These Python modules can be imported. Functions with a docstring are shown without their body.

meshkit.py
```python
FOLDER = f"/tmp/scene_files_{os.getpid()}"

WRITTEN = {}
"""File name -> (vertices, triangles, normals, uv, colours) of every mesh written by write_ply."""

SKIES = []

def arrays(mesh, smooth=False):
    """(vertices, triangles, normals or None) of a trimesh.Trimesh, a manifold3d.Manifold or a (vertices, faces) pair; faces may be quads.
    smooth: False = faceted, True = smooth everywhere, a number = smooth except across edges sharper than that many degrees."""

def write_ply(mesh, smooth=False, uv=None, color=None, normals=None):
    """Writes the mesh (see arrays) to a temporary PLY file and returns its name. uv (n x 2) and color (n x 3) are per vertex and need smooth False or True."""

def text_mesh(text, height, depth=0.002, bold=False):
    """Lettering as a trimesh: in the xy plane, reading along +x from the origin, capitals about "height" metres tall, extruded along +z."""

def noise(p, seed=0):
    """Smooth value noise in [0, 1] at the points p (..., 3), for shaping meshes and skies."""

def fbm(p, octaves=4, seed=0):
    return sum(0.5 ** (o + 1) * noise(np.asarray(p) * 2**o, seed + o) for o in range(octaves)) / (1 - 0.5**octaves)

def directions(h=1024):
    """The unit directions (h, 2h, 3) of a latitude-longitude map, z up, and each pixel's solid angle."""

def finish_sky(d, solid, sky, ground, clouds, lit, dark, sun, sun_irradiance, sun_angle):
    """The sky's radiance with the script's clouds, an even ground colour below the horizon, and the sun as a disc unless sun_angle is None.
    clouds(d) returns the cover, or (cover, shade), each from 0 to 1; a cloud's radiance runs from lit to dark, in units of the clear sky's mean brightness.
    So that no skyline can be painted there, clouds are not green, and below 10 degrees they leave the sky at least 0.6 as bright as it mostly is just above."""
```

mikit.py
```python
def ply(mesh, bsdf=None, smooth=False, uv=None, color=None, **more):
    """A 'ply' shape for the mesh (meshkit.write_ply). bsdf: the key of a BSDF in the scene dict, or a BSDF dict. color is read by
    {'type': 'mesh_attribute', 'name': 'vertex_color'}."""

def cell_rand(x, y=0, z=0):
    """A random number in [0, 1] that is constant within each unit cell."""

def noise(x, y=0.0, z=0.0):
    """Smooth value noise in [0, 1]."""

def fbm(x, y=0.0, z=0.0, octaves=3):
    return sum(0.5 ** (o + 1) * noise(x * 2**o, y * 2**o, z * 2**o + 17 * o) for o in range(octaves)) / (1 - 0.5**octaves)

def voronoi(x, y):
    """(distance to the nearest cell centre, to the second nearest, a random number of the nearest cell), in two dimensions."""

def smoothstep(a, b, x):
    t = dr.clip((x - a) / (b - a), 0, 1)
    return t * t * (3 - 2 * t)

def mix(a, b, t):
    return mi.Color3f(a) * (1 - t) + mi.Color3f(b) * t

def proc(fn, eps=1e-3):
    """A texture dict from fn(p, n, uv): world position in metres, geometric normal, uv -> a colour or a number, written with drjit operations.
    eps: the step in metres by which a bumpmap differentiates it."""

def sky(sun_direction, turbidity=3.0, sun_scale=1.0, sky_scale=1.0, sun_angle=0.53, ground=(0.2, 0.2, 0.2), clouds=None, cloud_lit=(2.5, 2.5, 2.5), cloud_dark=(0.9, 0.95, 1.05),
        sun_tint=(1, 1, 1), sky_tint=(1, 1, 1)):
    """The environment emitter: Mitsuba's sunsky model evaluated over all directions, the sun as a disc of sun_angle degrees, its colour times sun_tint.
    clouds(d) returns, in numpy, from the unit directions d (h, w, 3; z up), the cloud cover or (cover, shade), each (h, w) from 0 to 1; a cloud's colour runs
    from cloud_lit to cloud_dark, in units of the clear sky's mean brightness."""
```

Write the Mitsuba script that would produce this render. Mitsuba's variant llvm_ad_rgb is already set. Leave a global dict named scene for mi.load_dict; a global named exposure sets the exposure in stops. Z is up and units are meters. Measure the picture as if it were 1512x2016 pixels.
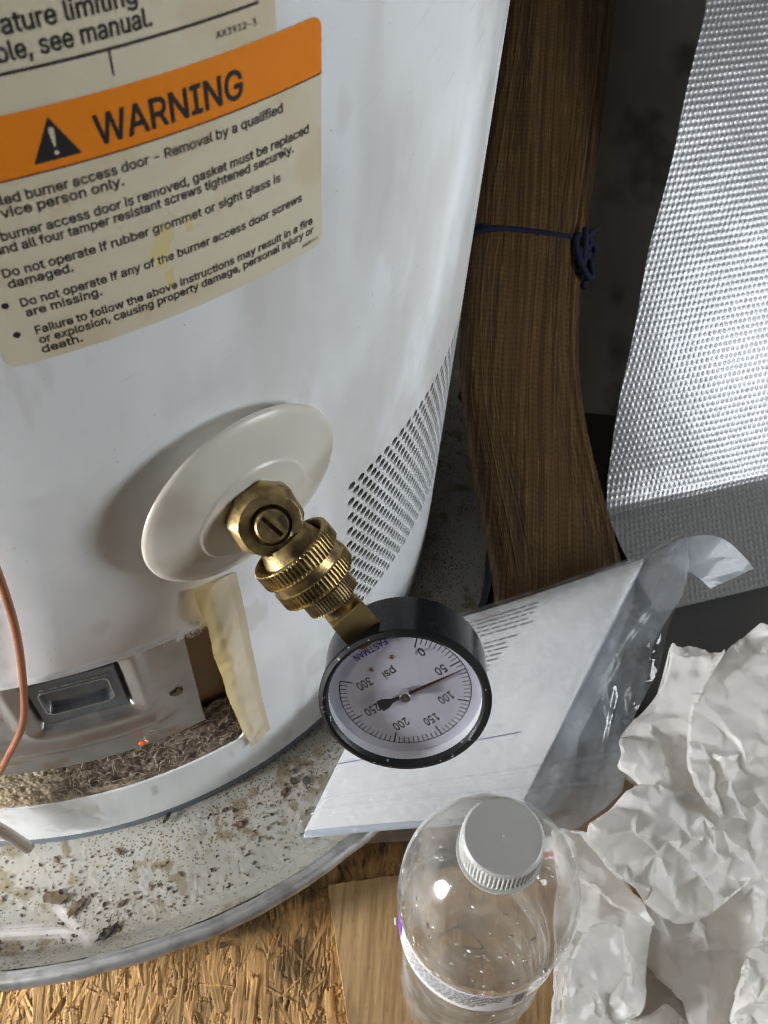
import math, random
import numpy as np, trimesh, manifold3d as m3, drjit as dr, mitsuba as mi
import mikit, meshkit
from mikit import noise, fbm, voronoi, cell_rand, smoothstep, mix
from scipy.spatial import Delaunay
import shapely

scene, labels = {}, {}
random.seed(4); rng = np.random.default_rng(7)
V = lambda *a: np.array(a, float)
def unit(v): v = np.asarray(v, float); return v / np.linalg.norm(v)

# ------------------------------------------------------------------ camera
CAM = V(0, 0, .5579); PITCH, ROLL, FPX = .950105, .0900625, 1860.6
fwd = V(0, math.cos(PITCH), -math.sin(PITCH)); r0 = V(1, 0, 0); u0 = np.cross(r0, fwd)
rgt = math.cos(ROLL) * r0 + math.sin(ROLL) * u0; upv = -math.sin(ROLL) * r0 + math.cos(ROLL) * u0
scene['camera'] = {'type': 'thinlens', 'fov': math.degrees(2 * math.atan(756 / FPX)), 'fov_axis': 'x', 'near_clip': .02, 'far_clip': 20.0,
                   'aperture_radius': .0007, 'focus_distance': .40,
                   'to_world': mi.ScalarTransform4f().look_at(origin=CAM.tolist(), target=(CAM + fwd).tolist(), up=upv.tolist())}
# ------------------------------------------------------------------ light: three lamps and the dim air of the closet
exposure = 0.48
def lamp(key, p, rad, power, col, label):
    scene[key] = {'type': 'sphere', 'center': list(map(float, p)), 'radius': rad, 'bsdf': {'type': 'diffuse', 'reflectance': .5},
                  'emitter': {'type': 'area', 'radiance': {'type': 'rgb', 'value': [power * c / (rad * rad) for c in col]}}}
    labels[key] = {'label': label, 'category': 'lamp'}
lamp('work_light', (-.56, -.08, .21), .06, .40, (.96, .98, 1.0), 'white work light low beside the drain pan, outside the picture on the left')
lamp('light_bulb', (.96, .06, .54), .19, .45, (.92, .97, 1.0), 'large frosted white bulb on the right, outside the picture')
lamp('ceiling_bulb', (-.62, -.30, 1.0), .06, .13, (1.0, .94, .85), 'warm bulb hanging high on the left, outside the picture')
scene['room_air'] = {'type': 'constant', 'radiance': {'type': 'rgb', 'value': [.022, .022, .022]}}

# ------------------------------------------------------------------ helpers
def put(key, mesh, bsdf, smooth=False, kind=None, label=None, cat=None, group=None, **kw):
    base, k = key, 0
    while key in scene: k += 1; key = f'{base}_{k:03d}'
    scene[key] = mikit.ply(mesh, bsdf, smooth, **kw)
    lab(key, label, cat, group, kind)
    return key
def lab(key, label=None, cat=None, group=None, kind=None):
    d = {k: v for k, v in dict(label=label, category=cat, group=group, kind=kind).items() if v}
    if d: labels[key] = d
def join(ms): return trimesh.util.concatenate([m if isinstance(m, trimesh.Trimesh) else tm(m) for m in ms])
def tm(m):
    if hasattr(m, 'to_mesh'):
        q = m.to_mesh(); return trimesh.Trimesh(q.vert_properties[:, :3], q.tri_verts, process=False)
    v, f = m; f = np.asarray(f)
    if f.shape[1] == 4: f = np.vstack([f[:, [0, 1, 2]], f[:, [0, 2, 3]]])
    return trimesh.Trimesh(np.asarray(v, float), f, process=False)
def grid_faces(nu, nv, wrap=False):
    i, j = np.meshgrid(np.arange(nu if wrap else nu - 1), np.arange(nv - 1), indexing='ij'); i2 = (i + 1) % nu
    return np.stack([i * nv + j, i2 * nv + j, i2 * nv + j + 1, i * nv + j + 1], -1).reshape(-1, 4)
def frame(o, z, x):
    z = unit(z); x = unit(np.asarray(x) - z * np.dot(x, z)); y = np.cross(z, x)
    M = np.eye(4); M[:3, 0], M[:3, 1], M[:3, 2], M[:3, 3] = x, y, z, o; return M
def place(mesh, M):
    mesh = (mesh if isinstance(mesh, trimesh.Trimesh) else tm(mesh)).copy(); mesh.apply_transform(M); return mesh
def lathe(prof, n=64, rfn=None):
    prof = np.array(prof, float); a = np.arange(n) * 2 * math.pi / n
    r = np.tile(prof[:, 0], (n, 1)); h = np.tile(prof[:, 1], (n, 1)); A = np.tile(a[:, None], (1, len(prof)))
    if rfn is not None: r = rfn(r, h, A)
    v = np.stack([r * np.cos(A), r * np.sin(A), h], -1).reshape(-1, 3)
    return tm((v, grid_faces(n, len(prof), True)))
def tube(pts, rad, n=12, caps=True):
    pts = np.array(pts, float); rad = np.broadcast_to(rad, len(pts)); t = np.gradient(pts, axis=0); t /= np.linalg.norm(t, axis=1)[:, None]
    x = unit(np.cross(t[0], [.3, .5, .81])); V_ = []
    for p, d, r in zip(pts, t, rad):
        x = unit(x - d * np.dot(x, d)); y = np.cross(d, x); a = np.arange(n) * 2 * math.pi / n
        V_.append(p + r * (np.cos(a)[:, None] * x + np.sin(a)[:, None] * y))
    v = np.vstack(V_); m = len(pts); f = []
    for i in range(m - 1):
        for j in range(n): f.append([i * n + j, i * n + (j + 1) % n, (i + 1) * n + (j + 1) % n, (i + 1) * n + j])
    out = tm((v, f))
    if caps:
        c = np.vstack([v, pts[:1], pts[-1:]]); e = [[m * n, (j + 1) % n, j] for j in range(n)] + [[m * n + 1, (m - 1) * n + j, (m - 1) * n + (j + 1) % n] for j in range(n)]
        out = trimesh.Trimesh(c, np.vstack([out.faces, e]), process=False)
    return out
def spline(pts, n):
    from scipy.interpolate import CubicSpline
    p = np.array(pts, float); s = np.r_[0, np.cumsum(np.linalg.norm(np.diff(p, axis=0), axis=1))]
    return CubicSpline(s, p)(np.linspace(0, s[-1], n))
def inside(poly, p): return shapely.contains_xy(shapely.Polygon(np.asarray(poly)), p[:, 0], p[:, 1]) if len(p) else np.zeros(0, bool)
def edge_dist(poly, p, closed=True):
    poly = np.asarray(poly); d = np.full(len(p), 9.0); n = len(poly)
    for i in range(n if closed else n - 1):
        a, b = poly[i], poly[(i + 1) % n]; ab = b - a; t = np.clip(((p - a) @ ab) / max(ab @ ab, 1e-12), 0, 1)
        d = np.minimum(d, np.linalg.norm(p - a - t[:, None] * ab, axis=1))
    return d
def resample(poly, step, closed=True):
    poly = np.asarray(poly, float); out = []; n = len(poly)
    for i in range(n if closed else n - 1):
        a, b = poly[i], poly[(i + 1) % n]; k = max(1, int(np.ceil(np.linalg.norm(b - a) / step)))
        out += [a + (b - a) * j / k for j in range(k)]
    return np.array(out)
def rounded(s0, z0, s1, z1, r, n=6):
    out = []
    for cx, cy, a0 in ((s1 - r, z1 - r, 0), (s0 + r, z1 - r, 90), (s0 + r, z0 + r, 180), (s1 - r, z0 + r, 270)):
        for k in range(n + 1): a = math.radians(a0 + 90 * k / n); out.append((cx + r * math.cos(a), cy + r * math.sin(a)))
    return np.array(out)
def patch2d(poly, step):
    """triangulated polygon (points, triangles) with inner grid points"""
    b = resample(poly, step); lo, hi = b.min(0), b.max(0)
    g = np.stack(np.meshgrid(np.arange(lo[0], hi[0], step), np.arange(lo[1], hi[1], step), indexing='ij'), -1).reshape(-1, 2)
    g = g[inside(b, g)]; g = g[edge_dist(b, g) > step * .5] if len(g) else g
    p = np.vstack([b, g]); t = Delaunay(p).simplices; t = t[inside(b, p[t].mean(1))]
    a = p[t]; flip = np.cross(a[:, 1] - a[:, 0], a[:, 2] - a[:, 0]) < 0; t[flip] = t[flip][:, ::-1]
    return p, t
def solid_sheet(p, t, top, bot):
    """two faces and a rim around a triangulated patch; top, bot (n,3)"""
    n = len(p); e = np.vstack([t[:, [0, 1]], t[:, [1, 2]], t[:, [2, 0]]]); key = {tuple(x) for x in e.tolist()}
    rim = [x for x in e.tolist() if (x[1], x[0]) not in key]
    side = [[b, a, a + n] for a, b in rim] + [[b, a + n, b + n] for a, b in rim]
    return trimesh.Trimesh(np.vstack([top, bot]), np.vstack([t, t[:, ::-1] + n, side]), process=False)

from scipy.interpolate import LinearNDInterpolator
def facets(p, size, seed, ang=0.0, stretch=1.0):
    """sharp creased height in [0, 1]: random points joined by flat facets about 'size' metres wide"""
    p = np.asarray(p, float); sh = p.shape[:-1]; q = p.reshape(-1, 2); c, s_ = math.cos(ang), math.sin(ang); q = q @ np.array([[c, -s_], [s_, c]]) / np.array([size * stretch, size])
    lo, hi = np.floor(q.min(0)) - 2, np.ceil(q.max(0)) + 2; g = np.random.default_rng(seed); gx, gy = np.meshgrid(np.arange(lo[0], hi[0]), np.arange(lo[1], hi[1]), indexing='ij')
    pts = np.stack([gx, gy], -1).reshape(-1, 2) + g.uniform(-.48, .48, (gx.size, 2)); return LinearNDInterpolator(pts, g.beta(.6, .6, len(pts)))(q).reshape(sh)
# ------------------------------------------------------------------ materials
def rgb(*c): return {'type': 'rgb', 'value': list(c)}
def two(d): return {'type': 'twosided', 'b': d}
def pr(base, rough, **k): return {'type': 'principled', 'base_color': rgb(*base) if isinstance(base, tuple) else base, 'roughness': rough, **k}
def mat(key, d): scene[key] = d; return key
def P(fn, eps=1e-3): return mikit.proc(fn, eps)

TX, TY, R = -.2225, .3952, .254
def enamel_col(p, n, uv):
    s = dr.atan2(p.y - TY, p.x - TX) * R
    smear = fbm(s * 26, p.z * 9, 0, 4); scuff = smoothstep(.64, .74, fbm(s * 60 + 3, p.z * 22, 4, 4))
    low = smoothstep(.30, .10, p.z) * smoothstep(-.16, -.26, s)
    c = mix((.76, .785, .81), (.62, .62, .61), .9 * smoothstep(.42, .72, smear))
    c = mix(c, (.55, .53, .50), .7 * scuff * (0.35 + low))
    scr = smoothstep(.90, .96, noise(s * 35 + p.z * 30, p.z * 1300 - s * 500, 5)) * smoothstep(.52, .68, fbm(s * 18 + 2, p.z * 14, 6, 3)); c = mix(c, (.48, .47, .45), .5 * scr)
    dots = noise(s * 900, p.z * 900, 2); return mix(c, (.30, .27, .24), .7 * smoothstep(.965, .985, dots) * smoothstep(.5, .6, noise(s * 40, p.z * 40, 9)))
def enamel_rough(p, n, uv):
    s = dr.atan2(p.y - TY, p.x - TX) * R
    return .10 + .16 * smoothstep(.4, .75, fbm(s * 30, p.z * 7, 7, 4)) + .10 * smoothstep(.55, .8, fbm(s * 120, p.z * 60, 3, 3))
def enamel_bump(p, n, uv):
    return .00012 * noise(p.x * 260, p.y * 260, p.z * 200) + .0009 * noise(p.x * 22, p.y * 22, p.z * 7)
mat('enamel', two({'type': 'bumpmap', 'arbitrary': P(enamel_bump, 4e-4), 'scale': 1.0, 'b': pr(P(enamel_col), P(enamel_rough), specular=.55)}))
mat('dark_inside', two(pr((.05, .05, .05), .7)))
mat('skirt_blue', two(pr((.115, .15, .175), .45)))
mat('label_cream', two(pr(P(lambda p, n, uv: mix((.66, .61, .47), (.60, .52, .36), .8 * smoothstep(.55, .75, fbm(p.x * 60, p.y * 60, p.z * 40, 3)))), .22, specular=.5)))
mat('label_orange', two(pr((.80, .235, .018), .25, specular=.5)))
mat('ink_black', two(pr((.022, .021, .022), .35)))
mat('ink_maroon', two(pr((.10, .02, .01), .35)))
mat('collar_plastic', two(pr(P(lambda p, n, uv: mix((.60, .575, .51), (.46, .42, .35), smoothstep(.45, .8, fbm(p.x * 40, p.y * 40, p.z * 40, 3)))), .32, specular=.5)))
def brass_col(p, n, uv):
    a = fbm(p.x * 220, p.y * 220, p.z * 220, 4)
    c = mix((.42, .31, .14), (.21, .15, .07), smoothstep(.38, .70, a))
    return mix(c, (.12, .095, .06), smoothstep(.60, .74, fbm(p.x * 120 + 5, p.y * 120, p.z * 120, 3)))
mat('brass', two({'type': 'bumpmap', 'arbitrary': P(lambda p, n, uv: .00012 * fbm(p.x * 700, p.y * 700, p.z * 700, 3), 2e-4), 'scale': 1.0,
    'b': pr(P(brass_col), P(lambda p, n, uv: .30 + .3 * fbm(p.x * 300, p.y * 300, p.z * 300, 3)), metallic=.9)}))
mat('brass_clean', two(pr(P(brass_col), .33, metallic=.92)))
mat('brass_dark', two(pr(P(lambda p, n, uv: mix((.26, .19, .09), (.13, .095, .055), fbm(p.x * 300, p.y * 300, p.z * 300, 3))), .45, metallic=.8)))
mat('brass_dark2', two(pr(P(lambda p, n, uv: mix((.40, .29, .12), (.24, .17, .075), fbm(p.x * 150, p.y * 150, p.z * 150, 3))), .42, metallic=.85)))
mat('black_paint', two(pr(P(lambda p, n, uv: mix((.005, .006, .009), (.03, .03, .03), .5 * smoothstep(.62, .8, fbm(p.x * 500, p.y * 500, p.z * 500, 3)))), .20, specular=.22)))
mat('worn_edge', two(pr(P(lambda p, n, uv: mix((.010, .010, .012), (.35, .35, .35), smoothstep(.74, .80, fbm(p.x * 700, p.y * 700, p.z * 700, 3)))), .42, specular=.3)))
mat('dial_white', two(pr((.55, .545, .62), .4)))
mat('case_inside', two(pr((.62, .63, .66), .45)))
mat('ink_blue', two(pr((.035, .035, .22), .4)))
mat('needle_red', two(pr((.045, .014, .013), .4)))
mat('steel', two(pr((.62, .60, .58), .25, metallic=1.0)))
mat('lens_glass', {'type': 'thindielectric', 'int_ior': 1.5})
def plate_col(p, n, uv):
    c = mix((.50, .49, .48), (.36, .35, .34), fbm(p.x * 90, p.y * 90, p.z * 90, 3))
    rust = smoothstep(.52, .72, fbm(p.x * 70, p.y * 70, p.z * 110 + 4, 4)) * smoothstep(.115, .10, p.z)
    return mix(c, (.36, .22, .12), .6 * rust)
mat('plate_steel', two(pr(P(plate_col), P(lambda p, n, uv: (.22 + .2 * fbm(p.x * 200, p.y * 200, p.z * 50, 3))), metallic=.85)))
mat('window_frame', two(pr((.11, .125, .14), .4, metallic=.4)))
mat('sight_glass', two(pr((.06, .065, .075), .12, specular=.7)))
mat('rusty_steel', two(pr(P(lambda p, n, uv: mix((.17, .13, .095), (.24, .13, .05), fbm(p.x * 60, p.y * 60, p.z * 60, 4))), .6, metallic=.3)))
def wool_col(p, n, uv):
    a = fbm(p.x * 300, p.y * 300, p.z * 300, 4); s = dr.atan2(p.y - TY, p.x - TX) * R
    c = mix((.075, .055, .038), (.27, .215, .165), smoothstep(.35, .78, a)); return mix(c, (.5, .40, .24), .5 * smoothstep(-.30, -.37, s))
mat('wool', two(pr(P(wool_col), .95)))
mat('fibre_pale', two(pr((.46, .39, .30), .8)))
mat('fibre_dark', two(pr((.09, .07, .05), .8)))
mat('lint', two(pr((.80, .79, .77), .9)))
def tape_col(p, n, uv):
    s = dr.atan2(p.y - TY, p.x - TX) * R
    c = mix((.76, .60, .27), (.62, .54, .40), smoothstep(.0055, -.0055, .0025 * (noise(p.z * 60, 3, 0) - .5) - (s + .2310 - (p.z - .14) * .02 * -1)))
    return mix(c, (.58, .45, .22), .4 * smoothstep(.5, .8, fbm(p.x * 200, p.y * 200, p.z * 80, 3)))
mat('tape', two(pr(P(tape_col), .55, specular=.4)))
mat('copper', two(pr(P(lambda p, n, uv: mix((.42, .17, .085), (.22, .09, .05), fbm(p.x * 150, p.y * 150, p.z * 60, 3))), .38, metallic=.55)))
mat('grey_tube', two(pr((.50, .44, .40), .35, metallic=.9)))
mat('orange_tip', two(pr((.75, .12, .03), .3)))
mat('clear_glass', {'type': 'dielectric', 'int_ior': 1.45})
mat('water', {'type': 'dielectric', 'int_ior': 1.33})

def pan_col(p, n, uv):
    x, y = p.x + .02 * noise(p.x * 30, p.y * 30, 1), p.y
    r = dr.sqrt(dr.square(p.x - TX) + dr.square(p.y - TY))
    base = mix((.47, .462, .43), (.34, .327, .29), fbm(x * 28, y * 28, 0, 4))
    film = .5 * smoothstep(.35, .70, fbm(x * 70 + 7, y * 70, 1, 5)) + .35 * smoothstep(.45, .6, fbm(x * 260, y * 260, 1, 3))
    base = mix(base, (.44, .405, .33), .75 * film)
    stain = smoothstep(.52, .70, fbm(x * 150, y * 150 + 3, 5, 5)) * smoothstep(.40, .60, fbm(x * 30, y * 30 + 3, 5, 2)); base = mix(base, (.20, .155, .075), .75 * stain)
    f1, f2, w = voronoi(p.x * 620, p.y * 620)
    dens = smoothstep(.38, .7, fbm(x * 38, y * 38 + 9, 2, 3))
    speck = smoothstep(.42, .30, f1 + .5 * noise(p.x * 1500, p.y * 1500, 0) - .2) * smoothstep(.90 - .42 * dens, .93 - .42 * dens, w)
    base = mix(base, mix((.075, .065, .05), (.21, .15, .08), noise(p.x * 300, p.y * 300, 3)), .85 * speck)
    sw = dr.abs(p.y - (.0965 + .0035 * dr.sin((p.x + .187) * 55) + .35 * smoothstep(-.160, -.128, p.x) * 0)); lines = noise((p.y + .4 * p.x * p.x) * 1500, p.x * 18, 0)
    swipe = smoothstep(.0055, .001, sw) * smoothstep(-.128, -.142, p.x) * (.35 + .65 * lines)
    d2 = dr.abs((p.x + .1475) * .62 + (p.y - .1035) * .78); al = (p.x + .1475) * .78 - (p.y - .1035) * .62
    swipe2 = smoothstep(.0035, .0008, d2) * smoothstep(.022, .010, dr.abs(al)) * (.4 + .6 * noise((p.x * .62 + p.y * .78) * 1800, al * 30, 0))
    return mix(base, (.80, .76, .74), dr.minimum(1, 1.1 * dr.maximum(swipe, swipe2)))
mat('pan_metal', two({'type': 'bumpmap', 'arbitrary': P(lambda p, n, uv: .0004 * fbm(p.x * 420, p.y * 420, p.z * 400, 3), 3e-4), 'scale': 1.0,
    'b': pr(P(pan_col), P(lambda p, n, uv: .32 + .3 * fbm(p.x * 60, p.y * 60, 0, 3)), metallic=.25, specular=.5)}))
mat('pan_rim', two({'type': 'bumpmap', 'arbitrary': P(lambda p, n, uv: .00025 * fbm(p.x * 160, p.y * 160, p.z * 300, 3), 3e-4), 'scale': 1.0,
    'b': pr(P(lambda p, n, uv: mix((.60, .60, .60), (.40, .39, .37), smoothstep(.4, .7, fbm(p.x * 120, p.y * 120, p.z * 120, 4)))), .38, metallic=.8)}))
mat('debris_black', two(pr((.022, .02, .018), .5)))
mat('debris_brown', two(pr((.11, .075, .045), .7)))
mat('strand_wood', two(pr({'type': 'mesh_attribute', 'name': 'vertex_color'}, .6, specular=.35)))
def ply_col(p, n, uv):
    g = fbm(p.x * 420 + 4 * noise(p.x * 30, p.y * 9, 0), p.y * 26, 0, 4); c = mix((.44, .285, .135), (.33, .20, .088), smoothstep(.3, .75, g))
    c = mix(c, (.24, .15, .075), .6 * smoothstep(.58, .75, fbm(p.x * 60, p.y * 45, 3, 4)))
    pores = smoothstep(.80, .95, noise(p.x * 1500, p.y * 260, 4)); return mix(c, (.16, .10, .05), .35 * pores)
mat('plywood', two({'type': 'bumpmap', 'arbitrary': P(lambda p, n, uv: .0008 * fbm(p.x * 500, p.y * 35, p.z * 100, 4), 3e-4), 'scale': 1.0, 'b': pr(P(ply_col), .6)}))
mat('subfloor', two(pr(P(lambda p, n, uv: mix((.15, .09, .045), (.09, .055, .03), fbm(p.x * 60, p.y * 25, 0, 4))), .8)))
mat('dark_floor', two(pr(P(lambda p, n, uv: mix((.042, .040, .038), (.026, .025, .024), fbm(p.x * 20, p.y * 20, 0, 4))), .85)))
def wall_col(p, n, uv):
    c = mix((.36, .335, .29), (.20, .185, .16), fbm(p.x * 14, p.y * 14, p.z * 10, 4)); return mix(c, (.02, .02, .02), .55 * smoothstep(.62, .82, fbm(p.x * 22 + 2, p.y * 22, p.z * 16, 4)))
mat('navy', two(pr((.012, .017, .035), .4)))
mat('wall_paint', two(pr(P(wall_col), .8)))
def mat_col(p, n, uv):
    l = p.y + p.z; w = p.x + .0015 * noise(0, l * 9, 0); g = noise(w * 1500, l * 7, 0)
    c = mix((.125, .068, .025), (.060, .031, .012), smoothstep(.15, .85, g)); c = mix(c, (.034, .018, .008), .30 * smoothstep(.5, .9, noise(w * 420, l * 3, 3)))
    c = mix(c, (.24, .14, .055), .55 * smoothstep(.74, .95, noise(w * 1900, l * 34, 5))); return mix(c, (.025, .014, .006), .22 * smoothstep(.80, .97, dr.abs(dr.sin(l * 620 + 3 * noise(w * 300, 0, 0)))))
mat('bamboo', two(pr(P(mat_col), .5, specular=.35)))
mat('cord_blue', two(pr((.005, .007, .026), .9)))
mat('foil', two(pr((.36, .36, .37), .42, metallic=.72)))
mat('paper', two(pr(P(lambda p, n, uv: mix((.78, .785, .80), (.50, .40, .28), .65 * smoothstep(.60, .78, fbm(p.x * 30, p.y * 60, 3, 4)) * smoothstep(.245, .29, p.y - .1 * (p.x - .05)))), .6)))
mat('paper_edge', two(pr(P(lambda p, n, uv: mix((.60, .64, .70), (.38, .44, .50), noise(p.x * 30, p.y * 30, p.z * 2600))), .7)))
mat('ink_grey', two(pr((.22, .235, .26), .6)))
mat('ink_line', two(pr((.16, .18, .30), .6)))
mat('red_print', two(pr((.75, .13, .08), .5)))
film_d = lambda c, w: {'type': 'blendbsdf', 'weight': w, 'a': {'type': 'thindielectric', 'int_ior': 1.49}, 'b': two(pr(c, .35))}
mat('film', film_d((.62, .66, .70), P(lambda p, n, uv: .04 + .08 * smoothstep(.45, .8, fbm(p.x * 90, p.y * 90, p.z * 90, 4)))))
mat('film_hazy', film_d((.50, .55, .60), P(lambda p, n, uv: .22 + .22 * smoothstep(.35, .75, fbm(p.x * 40 + p.y * 24, p.y * 18 - p.x * 30, p.z * 20, 4)) + .35 * smoothstep(.72, .77, noise(p.x * 420, p.y * 420, 0)) * smoothstep(.55, .7, fbm(p.x * 50, p.y * 50, 1, 3)))))
mat('bag_plastic', {'type': 'blendbsdf', 'weight': .17, 'a': {'type': 'principledthin', 'base_color': rgb(.90, .88, .85), 'roughness': .3, 'diff_trans': .85, 'eta': 1.5, 'spec_trans': 0.0}, 'b': two(pr((.80, .785, .765), .26, specular=1.0))})
mat('bottle_plastic', {'type': 'blendbsdf', 'weight': P(lambda p, n, uv: .08 + .14 * smoothstep(.40, .75, fbm(p.x * 60, p.y * 60, p.z * 60, 4))), 'a': {'type': 'thindielectric', 'int_ior': 1.6}, 'b': two(pr((.80, .80, .75), .24, specular=.9))})
mat('cap_plastic', two(pr((.50, .50, .48), .34, specular=.6)))
mat('label_white', two(pr((.80, .80, .82), .4)))
mat('ink_purple', two(pr((.20, .055, .50), .4)))
mat('ink_green', two(pr((.05, .38, .12), .4)))

# ------------------------------------------------------------------ the setting: floor, plywood board, wall
put('floor', trimesh.creation.box((3.0, 3.0, .02), mi and trimesh.transformations.translation_matrix((0, .5, -.0185))), 'subfloor', kind='structure')
def strands():
    x0, x1, y0, y1, h = -.18, .045, .03, .175, .00042
    xs = np.arange(x0, x1, h); ys = np.arange(y0, y1, h); X, Y = np.meshgrid(xs, ys, indexing='ij'); Z = np.zeros_like(X); Cc = np.zeros(X.shape + (3,))
    Cc[:] = (.20, .115, .05); g = np.random.default_rng(3)
    for k in range(1250):
        small = k > 800
        L = g.uniform(.006, .022) if small else g.uniform(.02, .07); W = g.uniform(.0005, .0018) if small else g.uniform(.0025, .009)
        a = math.pi / 2 + .1 + g.normal(0, .22 if g.random() < .75 else .9)
        cx, cy = g.uniform(x0, x1), g.uniform(y0, y1); ca, sa = math.cos(a), math.sin(a)
        ext = L / 2 + W; i0, i1 = np.searchsorted(xs, [cx - ext, cx + ext]); j0, j1 = np.searchsorted(ys, [cy - ext, cy + ext])
        if i1 <= i0 or j1 <= j0: continue
        dx, dy = X[i0:i1, j0:j1] - cx, Y[i0:i1, j0:j1] - cy; u = dx * ca + dy * sa; v = -dx * sa + dy * ca
        rag = .0012 * np.sin(v * 3000 + k) * np.sin(v * 1100 + 2 * k); bow = v + .08 * W * np.sin(u * 130 + k)
        m = (np.abs(u + rag) < L / 2) & (np.abs(bow) < W / 2 * (1 - .35 * np.abs(u) / (L / 2)))
        lev = g.uniform(0, .0018 if small else .0013); tu, tv = g.normal(0, .012), g.normal(0, .10 if small else .06)
        grain = meshkit.noise(np.stack([u * 45 + k, v * 1500, np.full_like(u, k)], -1)) * .00045
        zz = lev + tu * u + tv * v + grain; w = np.where(m, np.where(zz > Z[i0:i1, j0:j1] - .0005, 1, 0), 0).astype(bool)
        Z[i0:i1, j0:j1][w] = zz[w]
        t = g.uniform(.72, 1.22); warm = g.uniform(-.04, .06); gr = meshkit.noise(np.stack([u * 60 + 3 * k, v * 1900, np.full_like(u, 5)], -1))
        col = np.array([.44 + warm, .255 + warm * .4, .098]) * t; cc = col * (.68 + .5 * gr)[..., None]
        Cc[i0:i1, j0:j1][w] = cc[w]
    grime = meshkit.fbm(np.stack([X * 42, Y * 42, X * 0 + 2], -1)); dk = np.clip((grime - .52) / .16, 0, 1)[..., None]; Cc *= 1 - .55 * dk
    v = np.stack([X, Y, Z - .0058], -1).reshape(-1, 3)
    return tm((v, grid_faces(*X.shape))), np.clip(Cc.reshape(-1, 3), .01, .9)
ms, cs = strands(); put('strand_board', ms, 'strand_wood', True, kind='structure', color=cs)
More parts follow.
